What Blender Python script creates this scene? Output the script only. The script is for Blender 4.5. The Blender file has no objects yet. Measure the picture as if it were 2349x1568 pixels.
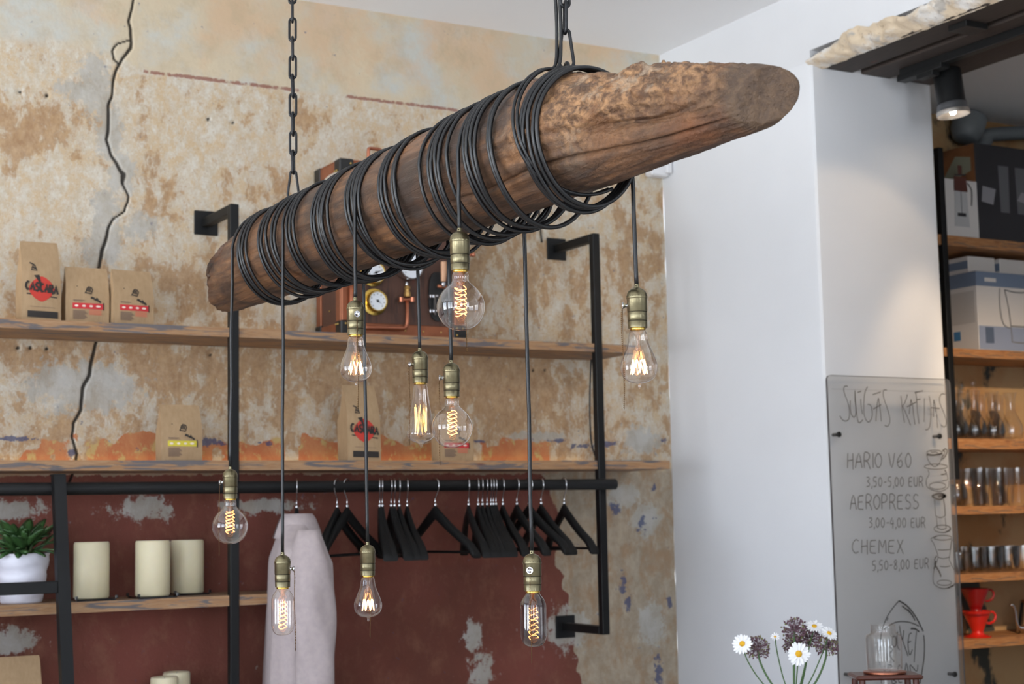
import bpy, math, random
import numpy as np
from mathutils import Vector, Matrix, noise

random.seed(7)
S = bpy.context.scene
COL = S.collection
PI = math.pi

# ------------------------------------------------------------------ camera
CAMR = np.array([[0.86807597, -0.49602552, -0.02006976],      # right
                 [-0.03729585, -0.10547722, 0.99372208],      # up
                 [-0.49502841, -0.86187774, -0.11006193]])    # back
F_PX = 3645.0
CAM = np.array([0.0, 0.0, 1.5])
cd = bpy.data.cameras.new('camera')
cam = bpy.data.objects.new('camera', cd)
COL.objects.link(cam)
m = Matrix.Identity(4)
for r in range(3):
    for c_ in range(3):
        m[r][c_] = CAMR[c_][r]
    m[r][3] = CAM[r]
cam.matrix_world = m
cd.sensor_width = 36
cd.lens = F_PX / 2349 * 36
cd.clip_start = 0.05
cd.dof.use_dof = True
cd.dof.focus_distance = 2.85
cd.dof.aperture_fstop = 8.5
S.camera = cam

# ------------------------------------------------------------------ world, daylight, exposure
W = bpy.data.worlds.new('sky'); S.world = W; W.use_nodes = True
bg = W.node_tree.nodes['Background']
# glow added below the horizon to lift the ceiling, softer overcast sky above it
wn = W.node_tree.nodes; wl = W.node_tree.links
wtc = wn.new('ShaderNodeTexCoord'); wsp = wn.new('ShaderNodeSeparateXYZ'); wl.new(wtc.outputs['Generated'], wsp.inputs[0])
wcr = wn.new('ShaderNodeValToRGB'); wmr = wn.new('ShaderNodeMapRange'); wmr.inputs[1].default_value = -.25; wmr.inputs[2].default_value = .25
wl.new(wsp.outputs[2], wmr.inputs[0]); wl.new(wmr.outputs[0], wcr.inputs[0])
wcr.color_ramp.elements[0].color = (.94, .97, 1.0, 1); wcr.color_ramp.elements[1].color = (.23, .28, .36, 1)
wl.new(wcr.outputs[0], bg.inputs[0])
bg.inputs[1].default_value = 13.8
S.view_settings.view_transform = 'Standard'
S.view_settings.look = 'None'
S.view_settings.gamma = 1
S.view_settings.exposure = 0.12
S.view_settings.use_curve_mapping = False

XL, XR, YF, YB, ZC = -2.8, 3.71, -3.0, 5.2, 3.375      # room bounds
XJ, YJ, ZO = 4.30, 4.273, 3.085                        # jamb far edge, jamb face, opening head
# windows: (wall, a0, a1, z0, z1)
WINS = [('left', -1.9, -0.1, 0.9, 2.95), ('left', 0.6, 2.4, 0.9, 2.95), ('left', 3.0, 4.6, 0.9, 2.95),
        ('front', -2.0, -0.7, 0.9, 2.95), ('front', 1.2, 2.3, 0.9, 2.95)]
for k, (w, a0, a1, z0, z1) in enumerate(WINS):
    ld = bpy.data.lights.new('window_portal', 'AREA')
    ld.shape = 'RECTANGLE'; ld.size = a1 - a0; ld.size_y = z1 - z0
    ld.cycles.is_portal = True
    lo = bpy.data.objects.new('window_portal', ld); COL.objects.link(lo)
    if w == 'left':
        lo.location = (XL - 0.02, (a0 + a1) / 2, (z0 + z1) / 2); lo.rotation_euler = (PI / 2, 0, -PI / 2)
    else:
        lo.location = ((a0 + a1) / 2, YF - 0.02, (z0 + z1) / 2); lo.rotation_euler = (PI / 2, 0, 0)
        lo.rotation_euler = (PI / 2, 0, PI)
    # area lights shine along local -Z: turn to face into the room
    d = Vector((1, 0, 0)) if w == 'left' else Vector((0, 1, 0))
    lo.rotation_euler = d.to_track_quat('-Z', 'Z').to_euler()

# ------------------------------------------------------------------ picture -> place
def ray(x, y):
    return CAMR.T @ np.array([(x - 1174.5) / F_PX, -(y - 784) / F_PX, -1.0])
def onY(x, y, Y):
    r = ray(x, y); return CAM + r * (Y - CAM[1]) / r[1]
def onX(x, y, X):
    r = ray(x, y); return CAM + r * (X - CAM[0]) / r[0]
def dep(x, y, d):
    return CAM + ray(x, y) * d

# ------------------------------------------------------------------ materials
def lin(c):
    return tuple(((v / 255) / 12.92 if v / 255 <= 0.04045 else ((v / 255 + 0.055) / 1.055) ** 2.4) for v in c)
MATS = {}
def mat(name, rgb, rough=0.5, metal=0.0, bump=0.0, bscale=40, var=0.0, vscale=8, stretch=(1, 1, 1), spec=0.5, coat=0):
    if name in MATS: return MATS[name]
    M = bpy.data.materials.new(name); M.use_nodes = True; MATS[name] = M
    nt = M.node_tree; N = nt.nodes; L = nt.links
    b = N['Principled BSDF']
    col = lin(rgb) + (1,)
    b.inputs['Base Color'].default_value = col
    b.inputs['Roughness'].default_value = rough
    b.inputs['Metallic'].default_value = metal
    b.inputs['Specular IOR Level'].default_value = spec
    b.inputs['Coat Weight'].default_value = coat
    tc = N.new('ShaderNodeTexCoord'); mp = N.new('ShaderNodeMapping'); mp.inputs['Scale'].default_value = stretch
    L.new(tc.outputs['Object'], mp.inputs[0])
    nz = N.new('ShaderNodeTexNoise'); nz.inputs['Scale'].default_value = vscale; nz.inputs['Detail'].default_value = 6
    L.new(mp.outputs[0], nz.inputs['Vector'])
    hv = N.new('ShaderNodeHueSaturation'); hv.inputs['Color'].default_value = col
    mr = N.new('ShaderNodeMapRange'); mr.inputs[1].default_value = 0.3; mr.inputs[2].default_value = 0.7
    mr.inputs[3].default_value = 1 - var; mr.inputs[4].default_value = 1 + var
    L.new(nz.outputs[0], mr.inputs[0]); L.new(mr.outputs[0], hv.inputs['Value']); L.new(hv.outputs[0], b.inputs['Base Color'])
    if bump:
        nb = N.new('ShaderNodeTexNoise'); nb.inputs['Scale'].default_value = bscale; nb.inputs['Detail'].default_value = 5
        L.new(mp.outputs[0], nb.inputs['Vector'])
        bp = N.new('ShaderNodeBump'); bp.inputs['Strength'].default_value = bump; bp.inputs['Distance'].default_value = 0.004
        L.new(nb.outputs[0], bp.inputs['Height']); L.new(bp.outputs[0], b.inputs['Normal'])
    return M

class G:
    """small helper for node graphs"""
    def __init__(s, name):
        s.M = bpy.data.materials.new(name); s.M.use_nodes = True; MATS[name] = s.M
        s.nt = s.M.node_tree; s.N = s.nt.nodes; s.L = s.nt.links; s.b = s.N['Principled BSDF']
        s.tc = s.N.new('ShaderNodeTexCoord').outputs['Object']
    def put(s, sock, v):
        if hasattr(v, 'is_output'): s.L.new(v, sock)
        elif isinstance(v, tuple) and len(v) == 3 and sock.type == 'RGBA': sock.default_value = v + (1,)
        else: sock.default_value = v
    def map(s, scale=(1, 1, 1), loc=(0, 0, 0), rot=(0, 0, 0), vec=None):
        n = s.N.new('ShaderNodeMapping'); s.L.new(vec or s.tc, n.inputs[0])
        n.inputs['Scale'].default_value = scale; n.inputs['Location'].default_value = loc; n.inputs['Rotation'].default_value = rot
        return n.outputs[0]
    def noise(s, scale, detail=6, rough=0.55, vec=None, dist=0.0):
        n = s.N.new('ShaderNodeTexNoise'); n.inputs['Scale'].default_value = scale; n.inputs['Detail'].default_value = detail
        n.inputs['Roughness'].default_value = rough; n.inputs['Distortion'].default_value = dist
        s.L.new(vec or s.tc, n.inputs['Vector']); return n.outputs[0]
    def rng(s, v, a, b, c=0.0, d=1.0):
        n = s.N.new('ShaderNodeMapRange'); s.put(n.inputs[0], v)
        for i, q in zip((1, 2, 3, 4), (a, b, c, d)): s.put(n.inputs[i], q)
        return n.outputs[0]
    def math(s, op, a, b=0.0):
        n = s.N.new('ShaderNodeMath'); n.operation = op; s.put(n.inputs[0], a); s.put(n.inputs[1], b); return n.outputs[0]
    def mix(s, f, a, b):
        n = s.N.new('ShaderNodeMix'); n.data_type = 'RGBA'; s.put(n.inputs[0], f); s.put(n.inputs[6], a); s.put(n.inputs[7], b); return n.outputs[2]
    def attr(s, name):
        n = s.N.new('ShaderNodeAttribute'); n.attribute_name = name
        sp = s.N.new('ShaderNodeSeparateColor'); s.L.new(n.outputs['Color'], sp.inputs[0]); return sp.outputs
    def bump(s, h, strength=0.5, dist=0.005):
        n = s.N.new('ShaderNodeBump'); n.inputs['Strength'].default_value = strength; n.inputs['Distance'].default_value = dist
        s.L.new(h, n.inputs['Height']); s.L.new(n.outputs[0], s.b.inputs['Normal'])
    def base(s, c, rough=0.8):
        s.put(s.b.inputs['Base Color'], c); s.put(s.b.inputs['Roughness'], rough)

def glass(name, tint=(1, 1, 1), refl=1.0, rough=0.0, base=0.0, basecol=(0.8, 0.8, 0.8), f0=.055, power=3.2):
    M = bpy.data.materials.new(name); M.use_nodes = True; MATS[name] = M
    nt = M.node_tree; N = nt.nodes; L = nt.links; N.remove(N['Principled BSDF']); out = N['Material Output']
    tr = N.new('ShaderNodeBsdfTransparent'); tr.inputs[0].default_value = tint + (1,)
    gl = N.new('ShaderNodeBsdfGlossy'); gl.inputs['Roughness'].default_value = rough; gl.inputs[0].default_value = (refl, refl, refl, 1)
    # thin-walled glass: Schlick reflectance, the same for both sides of the wall
    fr = N.new('ShaderNodeLayerWeight'); fr.inputs[0].default_value = .5
    pw = N.new('ShaderNodeMath'); pw.operation = 'POWER'; pw.inputs[1].default_value = power; L.new(fr.outputs['Facing'], pw.inputs[0])
    ma = N.new('ShaderNodeMath'); ma.operation = 'MULTIPLY_ADD'; ma.inputs[1].default_value = .85; ma.inputs[2].default_value = f0; L.new(pw.outputs[0], ma.inputs[0])
    mx = N.new('ShaderNodeMixShader'); L.new(ma.outputs[0], mx.inputs[0]); L.new(tr.outputs[0], mx.inputs[1]); L.new(gl.outputs[0], mx.inputs[2])
    last = mx.outputs[0]
    if base:
        df = N.new('ShaderNodeBsdfDiffuse'); df.inputs[0].default_value = basecol + (1,)
        m2 = N.new('ShaderNodeMixShader'); m2.inputs[0].default_value = base
        L.new(last, m2.inputs[1]); L.new(df.outputs[0], m2.inputs[2]); last = m2.outputs[0]
    L.new(last, out.inputs[0]); return M

def emis(name, rgb, strength):
    M = bpy.data.materials.new(name); M.use_nodes = True; MATS[name] = M
    b = M.node_tree.nodes['Principled BSDF']
    b.inputs['Base Color'].default_value = (0.1, 0.05, 0.02, 1)
    b.inputs['Emission Color'].default_value = rgb + (1,); b.inputs['Emission Strength'].default_value = strength
    return M

# ------------------------------------------------------------------ mesh builder
WOFF = {}
class MB:
    def __init__(s): s.v = []; s.f = []
    def add(s, vs, fs):
        o = len(s.v); s.v += [tuple(float(q) for q in v) for v in vs]; s.f += [tuple(i + o for i in f) for f in fs]; return s
    def box(s, lo, hi, M=None):
        x0, y0, z0 = lo; x1, y1, z1 = hi
        vs = [(x0, y0, z0), (x1, y0, z0), (x1, y1, z0), (x0, y1, z0), (x0, y0, z1), (x1, y0, z1), (x1, y1, z1), (x0, y1, z1)]
        if M is not None: vs = [M @ Vector(v) for v in vs]
        return s.add(vs, [(0, 3, 2, 1), (4, 5, 6, 7), (0, 1, 5, 4), (1, 2, 6, 5), (2, 3, 7, 6), (3, 0, 4, 7)])
    def bbox(s, lo, hi, b=0.003, M=None):
        """bevelled box"""
        x0, y0, z0 = lo; x1, y1, z1 = hi; vs = []
        for x, sx in ((x0, 1), (x1, -1)):
            for y, sy in ((y0, 1), (y1, -1)):
                for z, sz in ((z0, 1), (z1, -1)):
                    vs += [(x, y + sy * b, z + sz * b), (x + sx * b, y, z + sz * b), (x + sx * b, y + sy * b, z)]
        if M is not None: vs = [M @ Vector(v) for v in vs]
        def I(a, b_, c, k): return (a * 4 + b_ * 2 + c) * 3 + k
        fs = []
        for a in (0, 1):
            fs.append((I(a,0,0,0), I(a,1,0,0), I(a,1,1,0), I(a,0,1,0)))
            fs.append((I(0,a,0,1), I(1,a,0,1), I(1,a,1,1), I(0,a,1,1)))
            fs.append((I(0,0,a,2), I(1,0,a,2), I(1,1,a,2), I(0,1,a,2)))
        for a in (0, 1):
            for c in (0, 1):
                fs.append((I(a,c,0,0), I(a,c,1,0), I(a,c,1,1), I(a,c,0,1)))
                fs.append((I(a,0,c,0), I(a,1,c,0), I(a,1,c,2), I(a,0,c,2)))
                fs.append((I(0,a,c,1), I(1,a,c,1), I(1,a,c,2), I(0,a,c,2)))
                for d in (0, 1): fs.append((I(a,c,d,0), I(a,c,d,1), I(a,c,d,2)))
        return s.add(vs, fs)
    def tube(s, pts, r, n=8, caps=True, closed=False):
        P = [Vector(p) for p in pts]; k = len(P)
        rs = r if isinstance(r, (list, tuple)) else [r] * k
        up = None; rings = []
        for i in range(k):
            if closed: t = P[(i + 1) % k] - P[i - 1]
            else: t = (P[min(i + 1, k - 1)] - P[max(i - 1, 0)])
            t.normalize()
            if up is None:
                a = Vector((0, 0, 1)) if abs(t.z) < 0.9 else Vector((1, 0, 0))
                u = (a - t * a.dot(t)).normalized()
            else:
                u = (up - t * up.dot(t)).normalized()
            up = u; w = t.cross(u)
            rings.append([P[i] + (u * math.cos(2 * PI * j / n) + w * math.sin(2 * PI * j / n)) * rs[i] for j in range(n)])
        vs = [v for R in rings for v in R]; fs = []
        for i in range(k if closed else k - 1):
            a = i * n; b = ((i + 1) % k) * n
            for j in range(n): fs.append((a + j, a + (j + 1) % n, b + (j + 1) % n, b + j))
        if caps and not closed: fs += [tuple(range(n - 1, -1, -1)), tuple((k - 1) * n + j for j in range(n))]
        return s.add(vs, fs)
    def lathe(s, prof, c=(0, 0, 0), n=32, M=None, cap0=True, cap1=True):
        """prof: (r, z) list"""
        vs = []; fs = []; k = len(prof)
        for r, z in prof:
            for j in range(n):
                v = Vector((r * math.cos(2 * PI * j / n), r * math.sin(2 * PI * j / n), z))
                if M is not None: v = M @ v
                vs.append(v + Vector(c))
        for i in range(k - 1):
            for j in range(n): fs.append((i * n + j, i * n + (j + 1) % n, (i + 1) * n + (j + 1) % n, (i + 1) * n + j))
        if cap0: fs.append(tuple(range(n - 1, -1, -1)))
        if cap1: fs.append(tuple((k - 1) * n + j for j in range(n)))
        return s.add(vs, fs)
    def prism(s, poly, a, b, axis='y', M=None):
        """polygon extruded between a and b along an axis; poly in the other two coordinates"""
        def P(p, t):
            v = {'y': (p[0], t, p[1]), 'z': (p[0], p[1], t), 'x': (t, p[0], p[1])}[axis]
            return (M @ Vector(v)) if M is not None else v
        n = len(poly); vs = [P(p, a) for p in poly] + [P(p, b) for p in poly]
        fs = [tuple(range(n)), tuple(range(2 * n - 1, n - 1, -1))] + [(i, i + n, (i + 1) % n + n, (i + 1) % n) for i in range(n)]
        return s.add(vs, fs)
    def ball(s, c, r, n=8, sc=(1, 1, 1)):
        pr = [(max(1e-5, math.sin(PI * i / (n // 2 + 1)) * r), -math.cos(PI * i / (n // 2 + 1)) * r) for i in range(n // 2 + 2)]
        return s.lathe(pr, c, n, Matrix.Diagonal(Vector(sc)), False, False)
    def ribbon(s, pts, w, nrm):
        P = [Vector(p) for p in pts]; nv = Vector(nrm); vs = []; k = len(P)
        for i in range(k):
            t = (P[min(i + 1, k - 1)] - P[max(i - 1, 0)])
            if t.length < 1e-7: t = Vector((1, 0, 0))
            sd = t.normalized().cross(nv).normalized() * w / 2
            vs += [P[i] + sd, P[i] - sd]
        return s.add(vs, [(2 * i, 2 * i + 1, 2 * i + 3, 2 * i + 2) for i in range(k - 1)])
    def build(s, name, material, parent=None, smooth=False, world=True, origin=None):
        me = bpy.data.meshes.new(name); 
        off = Vector((0, 0, 0))
        if parent is not None and world: off = WOFF.get(parent.name, Vector((0, 0, 0)))
        loc = Vector((0, 0, 0))
        if parent is None and world:
            a = np.array(s.v); lo = a.min(0); hi = a.max(0)
            off = Vector(origin) if origin is not None else Vector(((lo[0] + hi[0]) / 2, (lo[1] + hi[1]) / 2, lo[2])); loc = off
        me.from_pydata([tuple(Vector(v) - off) for v in s.v], [], s.f); me.update()
        bm_fix(me)
        if smooth:
            me.polygons.foreach_set('use_smooth', [True] * len(me.polygons))
            if smooth != 'all': me.set_sharp_from_angle(angle=math.radians(smooth if isinstance(smooth, (int, float)) and smooth > 1 else 40))
        me.materials.append(material)
        o = bpy.data.objects.new(name, me); COL.objects.link(o); o.location = loc
        if parent is not None: o.parent = parent
        WOFF[o.name] = off if world else Vector((0, 0, 0))
        return o
def bm_fix(me):
    import bmesh
    b = bmesh.new(); b.from_mesh(me); bmesh.ops.recalc_face_normals(b, faces=b.faces); b.to_mesh(me); b.free()

def tag(o, label, cat=None, group=None, kind=None):
    if label: o['label'] = label
    if cat: o['category'] = cat
    if group: o['group'] = group
    if kind: o['kind'] = kind
    return o
def thing(name, loc, label, cat, group=None, rz=0):
    o = bpy.data.objects.new(name, None); COL.objects.link(o); o.location = loc; o.rotation_euler = (0, 0, rz)
    o.empty_display_size = 0.05
    WOFF[o.name] = Vector(loc)
    return tag(o, label, cat, group)
def struct(o): o['kind'] = 'structure'; return o
def kids(o): return [c for c in o.children]
def copy_tree(o, parent=None):
    c = o.copy(); COL.objects.link(c)
    c.parent = parent
    for ch in kids(o): copy_tree(ch, c)
    return c
def smoothpts(P, k=4):
    """Catmull-Rom"""
    P = [np.array(p, float) for p in P]; out = []
    for i in range(len(P) - 1):
        p0 = P[max(i - 1, 0)]; p1 = P[i]; p2 = P[i + 1]; p3 = P[min(i + 2, len(P) - 1)]
        for t in np.linspace(0, 1, k, endpoint=False):
            out.append(0.5 * ((2 * p1) + (-p0 + p2) * t + (2 * p0 - 5 * p1 + 4 * p2 - p3) * t ** 2 + (-p0 + 3 * p1 - 3 * p2 + p3) * t ** 3))
    out.append(P[-1]); return out

# ------------------------------------------------------------------ common materials
g = G('white_paint'); n1 = g.noise(1.2, 3); n2 = g.noise(90, 4)
g.base(g.mix(g.rng(n1, .3, .7), lin((225, 227, 230)), lin((217, 219, 222))), 0.75); g.bump(n2, 0.12, 0.002)
WHITE = g.M
BLACKST = mat('black_steel', (17, 18, 19), 0.5, 0.0, bump=.05, var=.1, spec=.3)
RUBBER = mat('cable_rubber', (15, 16, 18), 0.36, 0.0, var=.08, spec=.5)
CHAINM = mat('black_chain', (24, 25, 28), 0.38, 0.3, var=.1, bump=.1, bscale=300)

def wood_pine(name, a, b_, dark, sc=1.0, axis=0, streak=.55):
    g = G(name)
    st = [14.0, 14.0, 14.0]; st[axis] = 1.3
    v = g.map(tuple(q * sc for q in st))
    n1 = g.noise(4.2, 7, .6, v, 1.0); n2 = g.noise(12, 5, .6, v, .6)
    c = g.mix(g.rng(n2, .35, .65), lin(a), lin(b_))
    c = g.mix(g.rng(n1, streak, streak + .07, 0, .85), c, lin(dark))
    v2 = g.map(tuple((4.2 if i == axis else 16.0) for i in range(3)))
    kn = g.N.new('ShaderNodeTexVoronoi'); kn.inputs['Scale'].default_value = 1.0; g.L.new(v2, kn.inputs['Vector'])
    c = g.mix(g.rng(kn.outputs[0], .04, .12, .75, 0), c, lin((104, 52, 34)))
    g.base(c, .65); g.bump(n2, .3, .002); return g.M
PINE = wood_pine('weathered_pine', (168, 134, 100), (150, 110, 74), (82, 86, 94), streak=.50)
PINE2 = wood_pine('warm_pine', (182, 134, 88), (156, 104, 62), (110, 92, 80), streak=.54)

# ------------------------------------------------------------------ walls, floor, ceiling
def plaster_wall():
    xs = np.concatenate([np.linspace(XL, .6, 20)[:-1], np.linspace(.6, 1.15, 62)[:-1], np.linspace(1.15, 1.78, 181)[:-1], np.linspace(1.78, 3.71, 215)])
    zs = np.concatenate([np.linspace(0, .75, 8)[:-1], np.linspace(.75, 3.375, 405)])
    Xg, Zg = np.meshgrid(xs, zs)
    nx, nz = len(xs), len(zs)
    def blob(px, py, rx, rz, ang=0):
        p = onY(px, py, YB); kx = 1 / (F_PX / 5.7 * .87); kz = 1 / (F_PX / 5.7)
        a, b = rx * kx, rz * kz
        dx, dz = Xg - p[0], Zg - p[2]
        c, s_ = math.cos(ang), math.sin(ang)
        return np.exp(-(((dx * c + dz * s_) / a) ** 2 + ((-dx * s_ + dz * c) / b) ** 2))
    # smooth value noise
    def vn(scale, seed):
        rs = np.random.RandomState(seed); Gd = rs.rand(90, 90)
        u = (Xg + 3) * scale % 88; v = Zg * scale % 88
        iu, iv = u.astype(int), v.astype(int); fu, fv = u - iu, v - iv
        fu = fu * fu * (3 - 2 * fu); fv = fv * fv * (3 - 2 * fv)
        return (Gd[iv, iu] * (1 - fu) + Gd[iv, iu + 1] * fu) * (1 - fv) + (Gd[iv + 1, iu] * (1 - fu) + Gd[iv + 1, iu + 1] * fu) * fv
    zline = onY(340, 165, YB)[2]
    up = 1 / (1 + np.exp(-(Zg - zline - .0) / .012))
    left = 1 / (1 + np.exp((Xg - onY(300, 100, YB)[0]) / .05))
    up2 = up * (1 - left) + left / (1 + np.exp(-(Zg - zline - .06) / .05))
    ochre = .55 * (1 - up2) + .1 * vn(3, 1) + .28 / (1 + np.exp((Zg - 2.2) / .06))
    for b in ((80, 270, 95, 60), (60, 330, 60, 60), (340, 440, 40, 60), (470, 640, 160, 70), (620, 480, 50, 90), (1100, 620, 300, 110),
              (470, 850, 200, 60), (1000, 860, 260, 70), (700, 270, 60, 40), (1130, 900, 180, 80), (1450, 560, 70, 160), (90, 830, 60, 40)):
        ochre = ochre + .5 * blob(*b)
    for b in ((450, 130, 130, 60), (540, 350, 90, 60), (150, 880, 140, 60), (850, 200, 200, 50), (120, 450, 120, 60)):
        ochre = ochre - .3 * blob(*b)
    z2 = 1.70
    zt = onY(300, 1003, YB)[2] + .05 * (vn(9, 3) - .5) + .03 * (vn(30, 4) - .5)
    band = 1 / (1 + np.exp((Zg - zt) / .006)) / (1 + np.exp(-(Zg - 1.66) / .01))
    xr = onY(1290, 1250, YB)[0]
    edge = 1 / (1 + np.exp((Xg - xr - .14 * (vn(6, 5) - .5) - .05 * (vn(25, 6) - .5) - .10 * (1.30 - Zg)) / .01))
    bandx = 1 / (1 + np.exp((Xg - onY(1270, 1030, YB)[0] - .2 * (vn(8, 8) - .5)) / .03))
    orange = band * np.clip(bandx, .0, 1) * (1 - .9 * blob(180, 1035, 30, 30)) * np.where(vn(11, 9) > .78, .2, 1)
    red = (1 / (1 + np.exp((Zg - 1.665) / .01))) * edge
    gray = np.zeros_like(Xg)
    for b in ((215, 190, 36, 70), (250, 300, 30, 90), (275, 400, 34, 60), (235, 560, 46, 60), (325, 520, 36, 38), (240, 480, 30, 50),
              (1085, 1460, 22, 42), (1105, 1540, 34, 50), (1300, 1440, 60, 60), (1430, 1140, 45, 35), (1480, 1190, 40, 50), (1470, 1010, 60, 40),
              (20, 1470, 50, 30), (30, 1170, 70, 26), (190, 890, 120, 60), (200, 210, 60, 30), (330, 1165, 60, 26), (1495, 1430, 40, 70), (600, 1160, 100, 18), (1240, 1000, 80, 14)):
        gray = np.maximum(gray, blob(*b))
    blue = np.zeros_like(Xg)
    for b in ((490, 1014, 34, 9), (612, 1016, 22, 6), (160, 1038, 14, 7), (30, 1006, 50, 5), (1330, 1022, 34, 8), (1400, 1018, 36, 9), (1410, 1163, 14, 16),
              (1474, 1198, 12, 22), (1430, 1340, 12, 34), (1440, 1385, 12, 18), (1510, 1545, 12, 60), (1500, 1120, 8, 10), (1465, 1215, 14, 8), (1280, 1010, 26, 5), (965, 1012, 18, 7),
              (1535, 1380, 8, 20), (1525, 1010, 12, 8), (1100, 1012, 30, 4)):
        blue = np.maximum(blue, blob(*b))
    # crack
    cr = [(338, -180), (322, -110), (318, -60), (310, -20), (303, 20), (296, 48), (301, 75), (302, 110), (285, 128), (272, 152), (262, 172), (258, 215), (250, 240), (249, 300), (245, 320),
          (252, 345), (262, 365), (275, 388), (284, 400), (281, 420), (296, 450), (286, 485), (262, 500), (250, 520), (243, 550), (235, 575), (228, 610), (222, 650), (226, 700), (222, 780),
          (214, 815), (205, 860), (190, 890), (186, 940), (170, 970), (166, 1000), (176, 1040), (175, 1070), (150, 1130), (140, 1180), (110, 1230)]
    wd = [2, 2, 3, 3, 3, 4, 5, 6, 4, 4, 4, 3, 5, 6, 4, 4, 5, 7, 12, 2, 2, 2, 2, 4, 6, 7, 5, 3, 3, 5, 6, 7, 6, 5, 4, 3, 4, 3, 2, 2, 2]
    cr2 = [(301, 90), (270, 100), (257, 118), (262, 135), (275, 148)]
    crack = np.zeros_like(Xg); kk = 5.7 / F_PX
    for line, ws in ((cr, wd), (cr2, [1.6] * 5)):
        P = [onY(x, y, YB) for x, y in line]
        for i in range(len(P) - 1):
            a, b = P[i], P[i + 1]
            for t in np.linspace(0, 1, 3, endpoint=False):
                p = a + (b - a) * t; q = a + (b - a) * (t + 1 / 3)
                w = (ws[i] * (1 - t) + ws[i + 1] * t) * kk * .28
                p = p + np.array([noise.noise(Vector((p[2] * 40, 1, 3))), 0, 0]) * .004
                q = q + np.array([noise.noise(Vector((q[2] * 40, 1, 3))), 0, 0]) * .004
                d = q - p; L2 = d[0] ** 2 + d[2] ** 2 + 1e-9
                tt = np.clip(((Xg - p[0]) * d[0] + (Zg - p[2]) * d[2]) / L2, 0, 1)
                D = np.hypot(Xg - p[0] - tt * d[0], Zg - p[2] - tt * d[2])
                crack = np.maximum(crack, np.clip(1.6 - D / (w + .0021), 0, 1))
    # thin maroon pencil line and drill holes
    maroon = np.exp(-((Zg - zline - .004 * (vn(5, 12) - .5)) / .0065) ** 2) * np.where(vn(11, 11) > .40, 1.3, .0) * (Xg > onY(330, 165, YB)[0])
    for (x, y) in ((46, 211), (108, 219), (478, 273), (535, 281), (42, 797), (70, 797), (108, 799), (483, 814), (1225, 849), (1250, 849)):
        crack = np.maximum(crack, np.clip(blob(x, y, 3.4, 3.4) * 1.3, 0, 1))
    V = np.stack([Xg, np.full_like(Xg, YB) + .010 * np.clip(crack, 0, 1) - .002 * gray + .0025 * (vn(12, 20) - .5), Zg], -1).reshape(-1, 3)
    idx = np.arange(nx * nz).reshape(nz, nx)
    Fc = np.stack([idx[:-1, :-1], idx[:-1, 1:], idx[1:, 1:], idx[1:, :-1]], -1).reshape(-1, 4)
    me = bpy.data.meshes.new('wall_back'); me.vertices.add(len(V)); me.vertices.foreach_set('co', V.ravel())
    me.loops.add(len(Fc) * 4); me.loops.foreach_set('vertex_index', Fc.ravel().astype(np.int32))
    me.polygons.add(len(Fc)); me.polygons.foreach_set('loop_start', np.arange(0, len(Fc) * 4, 4, dtype=np.int32))
    me.update(calc_edges=True); me.polygons.foreach_set('use_smooth', np.ones(len(Fc), bool))
    for nm, ch in (('zone_a', (ochre, red, orange)), ('zone_b', (gray, blue, crack)), ('zone_c', (up2, maroon, edge))):
        at = me.attributes.new(nm, 'FLOAT_COLOR', 'POINT')
        D = np.stack([c.ravel() for c in ch] + [np.ones(nx * nz)], -1).astype(np.float32); at.data.foreach_set('color', D.ravel())
    g = G('old_plaster')
    A, B, C = g.attr('zone_a'), g.attr('zone_b'), g.attr('zone_c')
    vv = g.map((1.25, 1, .85))
    n_big = g.noise(2.4, 5, .55); n_mid = g.noise(11, 10, .72, vv, .25); n_st = g.noise(38, 8, .7, g.map((1.25, 1, .95)))
    n_fine = g.noise(110, 5, .65); n_mid2 = g.noise(19, 9, .7, g.map((1.2, 1, .9), (5, 3, 1)), .25)
    cream = g.mix(g.rng(n_big, .35, .65), lin((202, 187, 160)), lin((192, 180, 158)))
    cream = g.mix(g.rng(g.noise(4, 8, .65, g.map((1, 1, 1), (9, 2, 2))), .46, .60), cream, lin((190, 190, 182)))
    cream = g.mix(g.rng(g.noise(3, 8, .65, g.map((1, 1, 1), (2, 7, 4))), .48, .62, 0, .75), cream, lin((202, 172, 140)))
    cream = g.mix(g.rng(g.noise(9, 9, .7, g.map((1, 1, 1), (6, 5, 1))), .5, .66, 0, .5), cream, lin((176, 160, 132)))
    # lower layer: streaky ochre / white scraped skin
    och = g.mix(g.rng(n_st, .36, .64), lin((150, 114, 80)), lin((180, 148, 110)))
    skin = g.mix(g.rng(n_st, .40, .62), lin((190, 175, 152)), lin((206, 201, 189)))
    low = g.mix(g.rng(n_mid2, .46, .6), skin, lin((194, 171, 139)))
    low = g.mix(g.rng(n_fine, .54, .62, 0, .5), low, lin((204, 200, 188)))
    low = g.mix(g.rng(g.noise(90, 6, .7, g.map((1.2, 1, .8), (3, 3, 8))), .56, .64, 0, .5), low, lin((170, 138, 102)))
    mo = g.rng(g.math('ADD', g.math('MULTIPLY', A[0], .17), g.math('ADD', g.math('MULTIPLY', n_mid, .72), g.math('MULTIPLY', n_st, .30))), .640, .705, 0, .88)
    low = g.mix(mo, low, och)
    up_m = g.rng(g.math('ADD', C[0], g.math('MULTIPLY', g.math('SUBTRACT', n_mid2, .5), .8)), .4, .6)
    col = g.mix(up_m, low, cream)
    n_fl = g.noise(34, 8, .75)
    gm = g.rng(g.math('ADD', B[0], g.math('ADD', g.math('MULTIPLY', g.math('SUBTRACT', n_mid2, .5), 1.7), g.math('MULTIPLY', g.math('SUBTRACT', n_fl, .5), 1.9))), .42, .62, 0, .88)
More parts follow.
